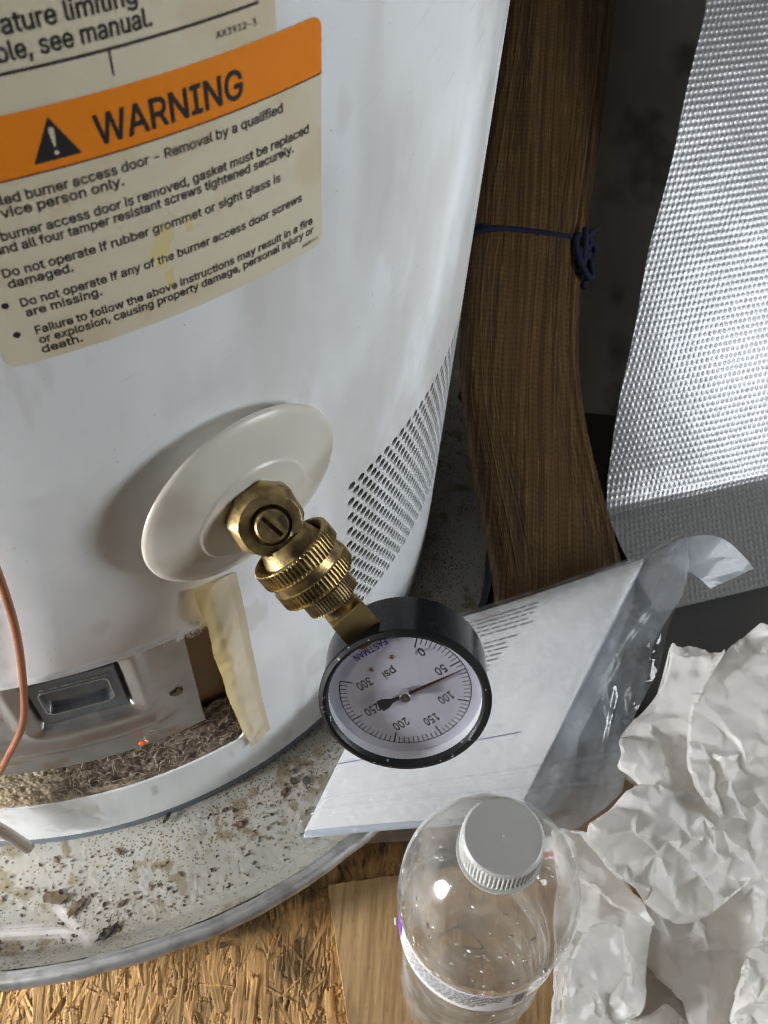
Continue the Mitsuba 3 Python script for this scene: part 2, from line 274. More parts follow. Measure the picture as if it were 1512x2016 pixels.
# plywood piece lying on the strand board under the bottle
pl = V([-.0127, .1365], [.0889, .1599], [.30, .2085], [.27, .02], [.010, .045]) if False else np.array([[-.0127, .1365], [.0889, .1599], [.30, .208], [.28, .02], [.0165, .028]])
b = resample(pl, .004); jag = meshkit.noise(np.c_[b * 500, b[:, 0] * 0]) * .0014 - .0007; b = b + np.c_[jag * .3, jag * (b[:, 1] > .12)]
pp, tt = patch2d(b, .006); put('plywood_board', solid_sheet(pp, tt, np.c_[pp, np.full(len(pp), .0035) + .0004 * meshkit.noise(np.c_[pp * 70, pp[:, :1] * 0])], np.c_[pp, np.full(len(pp), -.0052)]), 'plywood', kind='structure')
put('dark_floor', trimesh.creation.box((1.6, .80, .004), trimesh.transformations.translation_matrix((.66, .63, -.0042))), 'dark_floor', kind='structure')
def wallmesh():
    xs = np.linspace(-.6, 1.2, 90); a = np.linspace(0, math.pi / 2, 30); ys = np.r_[.50 + .36 * np.sin(a), np.full(20, .86)]; zs = np.r_[-.0025 + .26 * (1 - np.cos(a)), np.linspace(.28, 1.2, 20)]
    X, Y = np.meshgrid(xs, ys, indexing='ij'); Z = np.broadcast_to(zs[None], X.shape); bmp = .010 * (meshkit.fbm(np.stack([X * 8, Z * 9, Y * 5], -1)) - .5) * np.clip(Z / .02, 0, 1)
    return tm((np.stack([X, Y + bmp, Z + bmp], -1).reshape(-1, 3), grid_faces(90, 50)))
put('wall', wallmesh(), 'wall_paint', True, kind='structure')

# ------------------------------------------------------------------ drain pan
put('drain_pan__floor', lathe([(.0001, 0), (.15, 0), (.23, 0), (.25, 0), (.27, .0), (.29, 0), (.305, 0), (.3085, .0004), (.311, .002), (.3125, .005), (.3155, .014), (.3205, .026), (.3246, .0322)], 360), 'pan_metal', 40)
S_ = scene['drain_pan__floor']; TR = mi.ScalarTransform4f().translate([TX, TY, 0]); S_['to_world'] = TR
prof = [(.3290 + .0046 * math.cos(a), .0322 + .0042 * math.sin(a)) for a in np.linspace(math.radians(190), math.radians(-150), 26)] + [(.3250, .026), (.3240, .012), (.3228, -.003)]
k = put('drain_pan__rim', lathe(prof, 480, lambda r, h, A: r + .0006 * np.sin(5 * A + 1) + .0004 * np.sin(17 * A) + .0007 * (meshkit.noise(np.stack([A * 30, h * 60, h * 0], -1)) - .5)), 'pan_rim', 50); scene[k]['to_world'] = TR
lab('drain_pan', 'round grey metal drain pan with rolled rim, dirty and stained, under the water heater', 'pan')
put('drain_pan__bottom', trimesh.creation.cylinder(.3205, .003, sections=120, transform=trimesh.transformations.translation_matrix((TX, TY, -.002))), 'pan_rim')
# dirt crumbs: uncountable
crumbs = []
g = np.random.default_rng(11)
for k in range(650):
    a = math.radians(g.uniform(-92, -40)); r_ = g.uniform(.262, .312); x, y = TX + r_ * math.cos(a), TY + r_ * math.sin(a)
    if meshkit.fbm(V(x * 40, y * 40, 1)[None])[0] < .40 and g.random() < .8: continue
    s_ = abs(g.normal(0, .00045)) + .0002; M = trimesh.transformations.random_rotation_matrix(g.random(3)); M[:3, 3] = (x, y, s_ * .4)
    crumbs.append(place(trimesh.creation.icosahedron(), M @ np.diag([s_ * g.uniform(.8, 2.2), s_, s_ * .6, 1])))
put('pan_crumbs', join(crumbs), 'debris_brown', kind='stuff', label='brown and black crumbs of dirt scattered over the drain pan floor', cat='dirt')

def flake(key, x, y, L, W, ang, matn, label, cat, spikes=5, seed=0, z=.0006):
    g = np.random.default_rng(seed); n = 18; a = np.arange(n) * 2 * math.pi / n
    rr_ = 1 + .28 * g.normal(size=n).clip(-1.2, 1.5); prof = np.c_[np.cos(a) * L / 2 * rr_, np.sin(a) * W / 2 * rr_ ]
    p_, t_ = patch2d(prof, W / 5); zz = .0011 * meshkit.noise(np.c_[p_ * 500, p_[:, :1] * 0 + seed]) + .0006
    m = solid_sheet(p_, t_, np.c_[p_, zz + .0005], np.c_[p_, zz * .4]); c, s = math.cos(ang), math.sin(ang)
    legs = [tube(spline([(L * .4 * q, W * .2 * w, .0008), (L * .55 * q, W * w * .8, .0014), (L * .75 * q, W * 1.1 * w, .0004)], 6), .00022, 5) for q, w in ((1, 1), (1, -.7), (-1, .8), (-.3, -1.1))[:spikes]]
    m = join([m] + legs); m.apply_transform(trimesh.transformations.rotation_matrix(ang, (0, 0, 1))); m.apply_translation((x, y, z)); put(key, m, matn, 40, label=label, cat=cat)
flake('seed_husk', -.1615, .1172, .0125, .0065, .05, 'debris_brown', 'dark brown winged seed husk lying flat in the drain pan', 'debris', 2, 1)
flake('leaf_scrap', -.1487, .1140, .0120, .0038, 1.05, 'debris_brown', 'narrow grey brown leaf scrap in the pan right of the seed husk', 'debris', 1, 2)
flake('dead_insect', -.1305, .1000, .0150, .0048, .95, 'debris_black', 'black dead insect with thin legs against the pan rim', 'insect', 4, 3)
flake('bark_chip', -.1095, .1660, .0072, .0020, 1.1, 'debris_black', 'black splinter leaning at the foot of the heater', 'debris', 0, 4, .002)
for x, y, L, W, a, sd in ((-.0678, .1661, .0065, .0035, .2, 5), (-.0440, .1875, .0045, .003, 1.3, 6), (-.1250, .118, .005, .0025, .9, 8)):
    flake('dirt_clump', x, y, L, W, a, 'debris_brown', None, None, 0, sd, -.0004)
for k, t in (('dirt_clump', 'flat brown dirt clump in the middle of the pan near the heater'), ('dirt_clump_001', 'brown dirt clump in the pan beside the plastic document bag'), ('dirt_clump_002', 'brown dirt clump in the pan above the dead insect')): lab(k, t, 'dirt', 'dirt clumps in the drain pan')
for i, (x, y, r_) in enumerate(((-.0395, .1950, .0023), (-.0318, .1962, .0027), (-.0397, .2013, .0020), (-.0365, .1985, .0008), (-.0435, .1925, .0009))):
    dome = lathe([(r_ * math.cos(t), r_ * .62 * math.sin(t)) for t in np.linspace(0, math.pi / 2, 9)] + [], 24)
    base = lathe([(0.00001, 0), (r_, 0)], 24); m = join([dome, base]); m.apply_translation((x, y, .0003)); put('water_drop', m, 'water', 60)
    lab('water_drop' + (f'_{i:03d}' if i else ''), ('left drop of the pair of water drops beside the document bag', 'largest water drop in the pan, touching the document bag', 'water drop in the pan just behind the pair by the bag', 'tiny water drop among the bigger drops in the pan', 'tiny water drop left of the other drops in the pan')[i], 'water drop', 'water drops in the drain pan')

# ------------------------------------------------------------------ water heater
def T(s, z, rr=R):
    a = np.asarray(s, float) / R; return np.stack([TX + rr * np.cos(a), TY + rr * np.sin(a), np.broadcast_to(np.asarray(z, float), a.shape)], -1)
def radial(s): return V(math.cos(s / R), math.sin(s / R), 0)
half = math.pi * R
openp = rounded(-.470, .0614, -.2285, .1985, .007)
holes = [(s0 + .00322 * (j % 2) + .00645 * i, .2275 - .0058 * j) for j in range(21) for i in range(30) for s0 in (-.1562,) if s0 + .00645 * i < .02]
HR, NH = .00232, 14
def jacket():
    ring = np.c_[np.cos(np.arange(NH) * 2 * math.pi / NH), np.sin(np.arange(NH) * 2 * math.pi / NH)] * HR
    hp = np.vstack([np.array(h) + ring for h in holes]); ob = resample(openp, .002)
    fine = np.stack(np.meshgrid(np.arange(-.42, .13, .0065), np.arange(.0105, .52, .0065), indexing='ij'), -1).reshape(-1, 2)
    co = np.stack(np.meshgrid(np.linspace(-half, half, 65), np.r_[np.linspace(.0105, .52, 22), np.linspace(.56, 1.15, 20)], indexing='ij'), -1).reshape(-1, 2)
    co = co[~((co[:, 0] > -.43) & (co[:, 0] < .14) & (co[:, 1] < .53) & (co[:, 1] > .0106))]
    p = np.vstack([fine, co]); p = p[~inside(ob, p)]; p = p[edge_dist(ob, p) > .0022]
    zone = (p[:, 0] > -.1605) & (p[:, 0] < .027) & (p[:, 1] < .2315) & (p[:, 1] > .108); p = p[~zone]
    # filler points between the holes
    edgepts = resample(np.array([(-.1608, .1085), (.0245, .1085), (.0245, .2318), (-.1608, .2318)]), .0032)
    pts = np.vstack([hp, ob, edgepts, p]); t = Delaunay(pts).simplices; c = pts[t].mean(1)
    hc = np.array(holes); from scipy.spatial import cKDTree; d, _ = cKDTree(hc).query(c)
    t = t[(d > HR * .97) & ~inside(ob, c)]
    a = pts[t]; fl = np.cross(a[:, 1] - a[:, 0], a[:, 2] - a[:, 0]) < 0; t[fl] = t[fl][:, ::-1]
    dent = lambda s, z: -.0022 * np.exp(-((z - .2) / .022) ** 2) * ((s < -.228) & (s > -.47))
    vr = R + dent(pts[:, 0], pts[:, 1]) * 0
    v = T(pts[:, 0], pts[:, 1], vr); outs = [trimesh.Trimesh(v, t, process=False)]
    n0 = len(hc)  # metal thickness inside the holes
    hv = np.vstack([T(hp[:, 0], hp[:, 1]), T(hp[:, 0], hp[:, 1], R - .0009)]); f = []
    for k in range(n0):
        for j in range(NH): a, b_ = k * NH + j, k * NH + (j + 1) % NH; f.append([a, b_, b_ + n0 * NH, a + n0 * NH])
    outs.append(tm((hv, f)))
    # hem of the opening
    no = len(ob); rows = [T(ob[:, 0], ob[:, 1], R), T(ob[:, 0], ob[:, 1], R - .0012)]
    outs.append(tm((np.vstack(rows), [[j, (j + 1) % no, (j + 1) % no + no, j + no] for j in range(no)])))
    return join(outs)
put('water_heater__jacket', jacket(), 'enamel', 35)
lip = np.array([(s, .1985) for s in np.linspace(-.455, -.240, 90)])
put('water_heater__opening_lip', tube(T(lip[:, 0], lip[:, 1] + .0012, R - .0032), .0042, 12), 'enamel', True)
put('water_heater__top_cover', trimesh.creation.cylinder(R - .0005, .02, sections=96, transform=trimesh.transformations.translation_matrix((TX, TY, 1.155))), 'enamel')
put('water_heater__base_ring', join([lathe([(R - .0015, .0002), (R - .0005, .001), (R - .0005, .0098), (R - .002, .0104)], 240).apply_translation((TX, TY, 0))]), 'skirt_blue', 40)
def shell(s0, s1, z0, z1, rr, ns=60, nz=24, rfn=None):
    S, Z = np.meshgrid(np.linspace(s0, s1, ns), np.linspace(z0, z1, nz), indexing='ij'); r_ = np.full_like(S, rr)
    if rfn is not None: r_ = r_ + rfn(S, Z)
    return tm((T(S, Z, r_).reshape(-1, 3), grid_faces(ns, nz)))
put('water_heater__inner_shell', shell(-.205, .06, .06, .27, R - .010), 'dark_inside', True)
put('water_heater__burner_chamber', shell(-.49, -.212, .03, .26, .234), 'rusty_steel', True)
put('water_heater__chamber_side', tm((np.vstack([T(np.full(2, -.2120), [.03, .26], .234), T(np.full(2, -.2120), [.03, .26], R - .0016)]), [[0, 1, 3, 2]])), 'rusty_steel')
# burner door plate with a pressed frame round the sight window
PR = .2405; WS0, WS1, WZ0, WZ1 = -.3215, -.2795, .128, .172
def plate():
    S, Z = np.meshgrid(np.linspace(-.47, -.2452, 320), np.linspace(.0800, .215, 150), indexing='ij')
    Z = Z + (.002 * (S + .2452) / -.11) * 0
    dx = np.maximum(np.maximum(WS0 - S, S - WS1), 0); dz = np.maximum(np.maximum(WZ0 - Z, Z - WZ1), 0); d = np.hypot(dx, dz)
    ins = (d <= 0); sd = np.where(ins, -np.minimum(np.minimum(S - WS0, WS1 - S), np.minimum(Z - WZ0, WZ1 - Z)), d)
    r_ = PR + .0030 * np.exp(-((sd - .0085) / .0042) ** 2)                       # pressed ridge around the window
    r_ = r_ - .0045 * (1 / (1 + np.exp((sd - .0015) / .0005)))                     # pocket
    r_ = r_ + .0028 * np.exp(-((Z - .104) / .005) ** 2) * (S < -.262) * np.clip((-.262 - S) / .008, 0, 1)   # long swage line
    r_ = r_ + .0004 * meshkit.fbm(np.stack([S * 60, Z * 60, S * 0], -1)) + np.clip((.087 - Z) / .007, 0, 1) * .0015
    v = T(S, Z, r_).reshape(-1, 3); outs = [tm((v, grid_faces(320, 150)))]
    e = np.vstack([T(S[-1], Z[-1], r_[-1]), T(S[-1], Z[-1], r_[-1] - .0016)]); n = 150
    outs.append(tm((e, [[j, j + 1, j + 1 + n, j + n] for j in range(n - 1)])))
    e = np.vstack([T(S[:, 0], Z[:, 0], r_[:, 0]), T(S[:, 0], Z[:, 0], r_[:, 0] - .0016)]); n = 320
    outs.append(tm((e, [[j, j + 1, j + 1 + n, j + n] for j in range(n - 1)])))
    return join(outs)
put('water_heater__burner_door', plate(), 'plate_steel', 50)
def curved_box(s0, s1, z0, z1, r_in, r_out, rad=.001, step=.002):
    p_, t_ = patch2d(rounded(s0, z0, s1, z1, rad, 4), step); return solid_sheet(p_, t_, T(p_[:, 0], p_[:, 1], r_out), T(p_[:, 0], p_[:, 1], r_in))
def curved_ring(o, i, r_in, r_out):
    n = len(o); rows = [T(o[:, 0], o[:, 1], r_out), T(i[:, 0], i[:, 1], r_out), T(i[:, 0], i[:, 1], r_in), T(o[:, 0], o[:, 1], r_in)]
    f = [[a * n + j, a * n + (j + 1) % n, b * n + (j + 1) % n, b * n + j] for a, b in ((0, 1), (1, 2), (3, 0)) for j in range(n)]; return tm((np.vstack(rows), f))
WO = rounded(WS0 + .0005, WZ0 + .0005, WS1 - .0005, WZ1 - .003, .001, 8); WI = rounded(-.3172, .1385, -.2852, .1605, .0035, 8)
put('water_heater__burner_door__window_frame', curved_ring(WO, WI, PR - .006, PR - .0005), 'window_frame', 30)
put('water_heater__burner_door__window_bead', curved_ring(rounded(-.3178, .1379, -.2846, .1611, .0040, 8), rounded(-.3172, .1385, -.2852, .1605, .0035, 8), PR - .004, PR - .0001), 'steel', 30)
put('water_heater__burner_door__sight_glass', curved_box(-.318, -.284, .1375, .1615, PR - .006, PR - .0035), 'sight_glass')
em = []
g = np.random.default_rng(5)
for k in range(34):
    s = -.3155 + k * .00094
    if k in (3, 4, 9, 10, 24, 29, 30): continue
    em.append(tube(np.array([T(s, .1630 + g.uniform(0, .0005), PR - .0003), T(s + g.uniform(-.0003, .0004), .1642 + g.uniform(0, .0006), PR - .0003)]), .00016, 4))
    if g.random() < .6: em.append(tube(np.array([T(s, .1635, PR - .0003), T(s + .0005, .1635 + g.uniform(-.0004, .0004), PR - .0003)]), .00015, 4))
put('water_heater__burner_door__embossing', join(em), 'steel', label='row of tiny worn raised characters above the sight glass')
def cyl_text(txt, s0, z0, h, width=None, rr=R, depth=.00005, bold=False, right=None):
    m = meshkit.text_mesh(txt, h, .001, bold); v = np.array(m.vertices); w = v[:, 0].max() - v[:, 0].min(); k = 1.0 if width is None else width / w
    x = (v[:, 0] - v[:, 0].min()) * k + (s0 if right is None else right - w * k); dz = v[:, 2] / .001
    return trimesh.Trimesh(T(x, z0 + v[:, 1], rr + depth * dz), m.faces, process=False)
put('water_heater__burner_door__embossing', join([cyl_text('EL', -.3385, .1465, .0042, rr=PR + .0004), cyl_text('UL', -.3385, .1405, .0042, rr=PR + .0004)]), 'steel', label='raised letters pressed into the steel at the left edge')
def screw(sv_, z, r_, rr, d): 
    c = T(sv_, z, rr); return place(lathe([(.00001, d), (r_ * .7, d), (r_, d * .5), (r_, -.001)], 20), frame(c, radial(sv_), (0, 0, 1)))
put('water_heater__burner_door__screw', screw(-.3512, .118, .0040, PR + .001, .002), 'steel', 30)
# clear igniter bead with red tip
c = T(-.2745, .0905, PR + .003); bead = trimesh.creation.icosphere(3, .0036); bead.apply_transform(frame(c, radial(-.2745), (0, 0, 1)) @ np.diag([.8, 1.25, .8, 1])); put('water_heater__clear_bead', bead, 'clear_glass', True)
tip = trimesh.creation.icosphere(2, .0017); tip.apply_transform(frame(T(-.2800, .0880, PR + .0035), radial(-.28), (0, 0, 1)) @ np.diag([.8, 1.6, .8, 1])); put('water_heater__red_tip', tip, 'orange_tip', True)
# insulation sloping down to the front edge of the opening
def wool(s, u):
    z = .0835 * (1 - u) + .0612 * u; r_ = .2375 * (1 - u) + .2533 * u
    q = np.stack([s * 90, u * 4, s * 0], -1); b_ = .0040 * (meshkit.fbm(q, 5) - .5) + .0022 * (meshkit.noise(np.stack([s * 420, u * 16, s * 0 + 4], -1)) - .5) + .0012 * (meshkit.noise(np.stack([s * 1100, u * 50, s * 0 + 4], -1)) - .5)
    b_ = b_ * np.clip((1 - u) * 6, .15, 1); return T(s, z + b_ * .8, r_ + b_ * .5 - .0004)
S, U = np.meshgrid(np.linspace(-.48, -.2125, 520), np.linspace(0, 1, 56), indexing='ij'); put('water_heater__insulation', tm((wool(S, U).reshape(-1, 3), grid_faces(520, 56))), 'wool', True)
fib = {'fibre_pale': [], 'fibre_dark': []}
for k in range(900):
    s, u = g.uniform(-.41, -.215), g.uniform(.02, 1.0); L = g.uniform(.002, .0075); a = g.normal(0, .6) if g.random() < .6 else g.uniform(0, 6.3)
    n = 4; q = np.linspace(-.5, .5, n) * L; ss = s + q * math.cos(a) + g.normal(0, .0004, n); uu = np.clip(u + q * math.sin(a) / .028 + g.normal(0, .012, n), 0, 1.02)
    p_ = wool(ss, uu) + np.array([0, 0, 1]) * (g.uniform(.0002, .0016) + .0012 * np.cos(q / L * 3))[:, None]
    fib['fibre_dark' if g.random() < .35 else 'fibre_pale'].append(tube(p_, g.uniform(.00008, .00017), 3, False))
for k, v in fib.items(): put('water_heater__insulation__' + ('pale_fibre' if k == 'fibre_pale' else 'dark_fibre'), join(v), k, kind='stuff')
lintm = []
for k in range(420):
    c = T(-.2400 + g.normal(0, .0055), .1945 + g.normal(0, .0016), R - .003 + g.normal(0, .0012)); d1 = unit(g.normal(size=3)); d2 = unit(g.normal(size=3)); L = g.uniform(.0008, .0026)
    lintm.append(tube(np.array([c - d1 * L, c + d2 * L * .3, c + d1 * L]), .00007, 3, False))
put('water_heater__lint', join(lintm), 'lint', kind='stuff')
flk = patch2d(np.array([(-.2595, .1232), (-.2560, .1245), (-.2552, .1272), (-.2538, .1242), (-.2522, .1240), (-.2535, .1205), (-.2570, .1200)]), .0008)
put('rust_flake', solid_sheet(flk[0], flk[1], T(flk[0][:, 0], flk[0][:, 1], PR + .0014), T(flk[0][:, 0], flk[0][:, 1], PR + .0006)), 'debris_brown', label='small dark brown flake stuck on the burner door plate', cat='debris')
lab('water_heater', 'white gas water heater with perforated jacket and open burner compartment, standing in the drain pan', 'water heater')

# ------------------------------------------------------------------ labels on the heater
def sticker_part(key, poly, matn, rr, step=.006): 
    p_, t_ = patch2d(poly, step); put(key, trimesh.Trimesh(T(p_[:, 0], p_[:, 1], rr), t_, process=False), matn, True)
wl = 'warning_label'
sticker_part(wl + '__sheet', rounded(-.2755, .3692, -.1752, .4391, .0035), 'label_cream', R + .00022)
sticker_part(wl + '__band', np.array([(-.2754, .4241), (-.1752, .4241), (-.1752, .4356)] + [(-.1787 + .0035 * math.cos(a), .4356 + .0035 * math.sin(a)) for a in np.linspace(.15, math.pi / 2, 6)] + [(-.272, .4391), (-.2754, .436)]), 'label_orange', R + .00034)
put(wl + '__band_line', shell(-.2754, -.1752, .42365, .42410, R + .0004, 40, 2), 'ink_maroon', True)
put(wl + '__warning_triangle', trimesh.Trimesh(*(lambda q: (T(q[0][:, 0], q[0][:, 1], R + .00048), q[1]))(patch2d(np.array([(-.2488, .4366), (-.2543, .4262), (-.2432, .4262)]), .002)), process=False), 'ink_black')
ex = np.array([(-.24945, .4336), (-.24915, .4341), (-.24845, .4341), (-.24815, .4336), (-.24855, .4295), (-.24905, .4295)]); p_, t_ = patch2d(ex, .001); q_, w_ = patch2d(np.array([(-.2488 + .00055 * math.cos(a), .4279 + .00055 * math.sin(a)) for a in np.linspace(0, 6.28, 13)[:-1]]), .0005)
put(wl + '__warning_triangle__exclamation_mark', join([trimesh.Trimesh(T(p_[:, 0], p_[:, 1], R + .00056), t_, process=False), trimesh.Trimesh(T(q_[:, 0], q_[:, 1], R + .00056), w_, process=False)]), 'label_cream')
put(wl + '__heading', cyl_text('WARNING', -.2393, .4269, .0071, .0387, R + .00046, bold=True), 'ink_black')
H = .00255
rows = [('led burner access door - Removal by a qualified', -.2637, -.1887, .4182, 'Sea'), ('vice person only.', -.2645, -.2350, .4148, 'ser'),
        ('burner access door is removed, gasket must be replaced', -.2662, -.1800, .4088, 'When '), ('nd all four tamper resistant screws tightened securely.', -.2668, -.1855, .4053, 'a'),
        ('Do not operate if rubber grommet or sight glass is', -.2686, -.1904, .3984, None), ('damaged.', -.2682, -.2520, .3950, None),
        ('Do not operate if any of the burner access door screws', -.2668, -.1830, .3885, None), ('are missing.', -.2664, -.2465, .3851, None),
        ('Failure to follow the above instructions may result in a fire', -.2655, -.1790, .3787, None), ('or explosion, causing property damage, personal injury or', -.2653, -.1787, .3752, None), ('death.', -.2655, -.2545, .3718, None)]
tx = []
for t_, a, b_, z, pre in rows:
    tx.append(cyl_text(t_, a, z, H, b_ - a, R + .00035, bold=True))
    if pre: tx.append(cyl_text(pre, 0, z, H, None, R + .00035, bold=True, right=a - (.0009 if pre.endswith(' ') else .0002)))
put(wl + '__lettering', join(tx), 'ink_black')
put(wl + '__code', cyl_text('AX4593-1', -.1832, .3718, .0013, .0063, R + .00035), 'ink_black')
for i, (s, z) in enumerate(((-.2702, .3800), (-.2705, .3900))):
    put(wl + '__bullet', place(lathe([(.00001, .0001), (.00095, .0001), (.00095, 0)], 16), frame(T(s, z, R + .0003), radial(s), (0, 0, 1))), 'ink_black')
mat('glue_yellow', two(pr((.66, .57, .30), .3)))
for q in ([(-.2275, .4010), (-.2245, .3985), (-.2248, .3955), (-.2262, .3930), (-.2262, .3895), (-.2285, .3860), (-.2312, .3880), (-.2320, .3925), (-.2300, .3965)], [(-.2205, .4000), (-.2185, .3990), (-.2190, .3945), (-.2212, .3955)], [(-.2290, .3850), (-.2262, .3862), (-.2262, .3812), (-.2280, .3790), (-.2292, .3815)]): sticker_part(wl + '__glue_stain' + ('' if wl + '__glue_stain' not in scene else f'_{sum(k.startswith(wl + "__glue_stain") for k in scene):03d}'), np.array(q), 'glue_yellow', R + .00028, .002)
lab(wl, 'cream safety label with orange WARNING band on the white heater', 'label')
ul = 'manual_label'
sticker_part(ul + '__sheet', rounded(-.330, .4365, -.1895, .52, .0012), 'label_cream', R + .00012)
put(ul + '__rule', shell(-.330, -.1945, .4473, .4480, R + .0003, 40, 2), 'ink_black', True)
put(ul + '__rule', shell(-.2328, -.2323, .4418, .4473, R + .0003, 2, 4), 'ink_black', True)
put(ul + '__code', cyl_text('AX3912-3', -.2066, .4428, .0016, .0112, R + .0003), 'ink_black')
put(ul + '__lettering', join([cyl_text('For possi', 0, .4501, .0040, None, R + .0003, bold=True, right=-.2557), cyl_text('ble, see manual.', -.2556, .4501, .0040, .0337, R + .0003, bold=True), cyl_text('rature limiting', -.2549, .4555, .0040, .0305, R + .0003, bold=True)]), 'ink_black')
lab(ul, 'cream instruction label at the top of the picture, above the orange warning band', 'label')

# ------------------------------------------------------------------ masking tape over the right end of the opening
L_ = [(-.2405, .2324), (-.2400, .218), (-.2384, .2052), (-.2383, .18), (-.2365, .1549), (-.2356, .13), (-.2332, .105), (-.2318, .085), (-.2290, .065), (-.2278, .0491)]
R_ = [(-.2208, .2260), (-.2200, .21), (-.2192, .19), (-.2186, .17), (-.2180, .15), (-.2172, .13), (-.2166, .11), (-.2158, .09), (-.2147, .07), (-.2135, .0509)]
lp, rp = spline(np.c_[L_, np.zeros(10)], 90)[:, :2], spline(np.c_[R_, np.zeros(10)], 90)[:, :2]; W_ = np.linspace(0, 1, 26)
S = lp[:, None, 0] * (1 - W_) + rp[:, None, 0] * W_; Z = lp[:, None, 1] * (1 - W_) + rp[:, None, 1] * W_
cr = lambda x, y, k: np.abs(((x * math.cos(k) + y * math.sin(k)) % 1) - .5) * 2
wxy = np.stack([S, Z], -1); wr = (.0032 * facets(wxy, .011, 61, .9, 2.4) + .0014 * facets(wxy, .005, 62, .3, 2.0) + .0022 * np.exp(-(W_ / .14) ** 2)[None, :] * facets(np.stack([Z, S * 0], -1), .016, 63))
put('masking_tape', tm((T(S, Z, R + .0006 + wr * np.clip((.85 - W_) * 2, .10, 1)).reshape(-1, 3), grid_faces(90, 26))), 'tape', True, label='wrinkled strip of yellow tan masking tape hanging below the white valve collar', cat='tape')

# ------------------------------------------------------------------ thin tubes at the left
cp = [(-.1240, .1568, .31), (-.1257, .156, .2815), (-.1274, .1554, .2618), (-.1313, .1539, .233), (-.1365, .152, .205), (-.1413, .1503, .183), (-.1472, .1484, .1646), (-.1584, .1453, .1404), (-.1658, .1435, .1241), (-.185, .145, .10)]
put('copper_tube', tube(spline(cp, 70), .00155, 14), 'copper', True, label='thin reddish copper tube curving past the burner window at the left edge', cat='tube')
put('metal_tube', tube(spline([(-.200, .132, .10), (-.1876, .1338, .080), (-.1810, .1346, .0640), (-.1766, .1353, .0400), (-.1748, .1358, .0290)], 30), np.linspace(.0030, .0034, 30), 16), 'grey_tube', True, label='open end of a thick grey copper tube at the lower left, below the insulation', cat='tube')

# ------------------------------------------------------------------ drain valve: cup, body, knurled nut
CUP = V(-.0505, .1985, .2808); CN = unit(V(math.cos(math.radians(-45)), math.sin(math.radians(-45)), -.03)); CM = frame(CUP, CN, (0, 0, 1))
dv = 'drain_valve'
cupp = [(.0080, .0066), (.0222, .0066), (.0227, .0064), (.0231, .0058), (.0238, .0055), (.0275, .0048), (.0335, .0032), (.0385, .0014), (.0408, .0001), (.0415, -.0008), (.0416, -.0017), (.0410, -.0018), (.0380, .0000), (.0325, .0018), (.0255, .0034), (.0180, .0044), (.0140, .0040), (.0140, -.0250)]
put(dv + '__collar', place(lathe(cupp, 120), CM), 'collar_plastic', 50, label='shallow dished white plastic collar around the brass valve')
hexp = m3.Manifold.hull(m3.Manifold.cylinder(.0060, .0128, .0128, 6).translate((0, 0, .0050)) + m3.Manifold.cylinder(.0068, .0118, .0118, 24).translate((0, 0, .0050))).rotate((0, 0, 12))
put(dv + '__inlet_hex', place(hexp, CM), 'brass', 20)
GS = 1.0126; G = V(.0141, .1468, .2328); GN = unit(V(.0086, -.8874, .4609)); SV = V(-.645, .348, .68); SV = unit(SV - GN * (SV @ GN)); G0 = G - .0124 * GN
AXP = lambda d: G0 + SV * d * GS
VC = AXP(.0835); NS = unit(V(.316, -.687, .656) - SV * (V(.316, -.687, .656) @ SV)); BM = frame(VC, NS, -SV)
def body():
    s = lambda p, r: m3.Manifold.sphere(r, 28).translate(p)
    slab = m3.Manifold.hull(m3.Manifold.cylinder(.0105, .0138, .0138, 8).rotate((0, 0, 15)).translate((-.0014, 0, -.0075)) + m3.Manifold.cylinder(.0160, .0112, .0112, 36).translate((0, 0, -.0085)))
    neck = m3.Manifold.cylinder(.0170, .0100, .0092, 40).rotate((0, 90, 0)).translate((.003, 0, -.0015))
    inl = (np.linalg.inv(BM) @ np.r_[CUP + .010 * CN, 1])[:3]; inlet = m3.Manifold.hull(s(tuple(inl), .0082) + s((-.003, 0, -.006), .0090))
    lug = m3.Manifold.hull(s((-.0120, .0060, -.003), .0036) + s((-.004, .0, -.002), .008))
    m = (slab + neck + inlet + lug).refine_to_length(.0011); t = tm(m); t.merge_vertices(); trimesh.smoothing.filter_taubin(t, iterations=10)
    q = m3.Manifold(m3.Mesh(np.asarray(t.vertices, np.float32), np.asarray(t.faces, np.uint32)))
    return q - m3.Manifold.cylinder(.02, .0073, .0079, 48).translate((0, 0, .0040))
put(dv + '__body', place(body(), BM), 'brass', 35)
sc = m3.Manifold.cylinder(.0060, .0060, .0060, 40).translate((0, 0, .0030)) + m3.Manifold.cylinder(.0008, .0060, .0053, 40).translate((0, 0, .0089)) - m3.Manifold.cube((.0095, .0016, .004), True).rotate((0, 0, 8)).translate((0, 0, .0092))
put(dv + '__stop_screw', place(sc, BM), 'brass', 25, label='slotted brass stop screw')
NM = frame(AXP(.0538), SV, GN) @ np.diag([.985, .985, .84, 1])      # axis from the gauge up to the valve
def knurl(prof, bands, n, amp, per=8, duty=.0):
    def rfn(r, h, A):
        w = np.sin(A * n); w = np.tanh(2.2 * w + duty) * .5 + .5; k = np.zeros_like(r)
        for a, b_ in bands: k = np.maximum(k, np.clip((h - a) / .0005, 0, 1) * np.clip((b_ - h) / .0005, 0, 1))
        return r - amp * k * (1 - w)
    return lathe(prof, n * per, rfn)
hs = lambda a, b_, r_: [(r_, h) for h in np.linspace(a, b_, 9)]
prof = [(.0105, 0), (.0150, 0)] + hs(.0005, .0071, .0156) + [(.0149, .0076), (.0149, .0118), (.0157, .0122)] + hs(.0126, .0200, .0164) + [(.0158, .0207), (.0146, .0208), (.0143, .0195), (.0138, .0150), (.0090, .0148)]
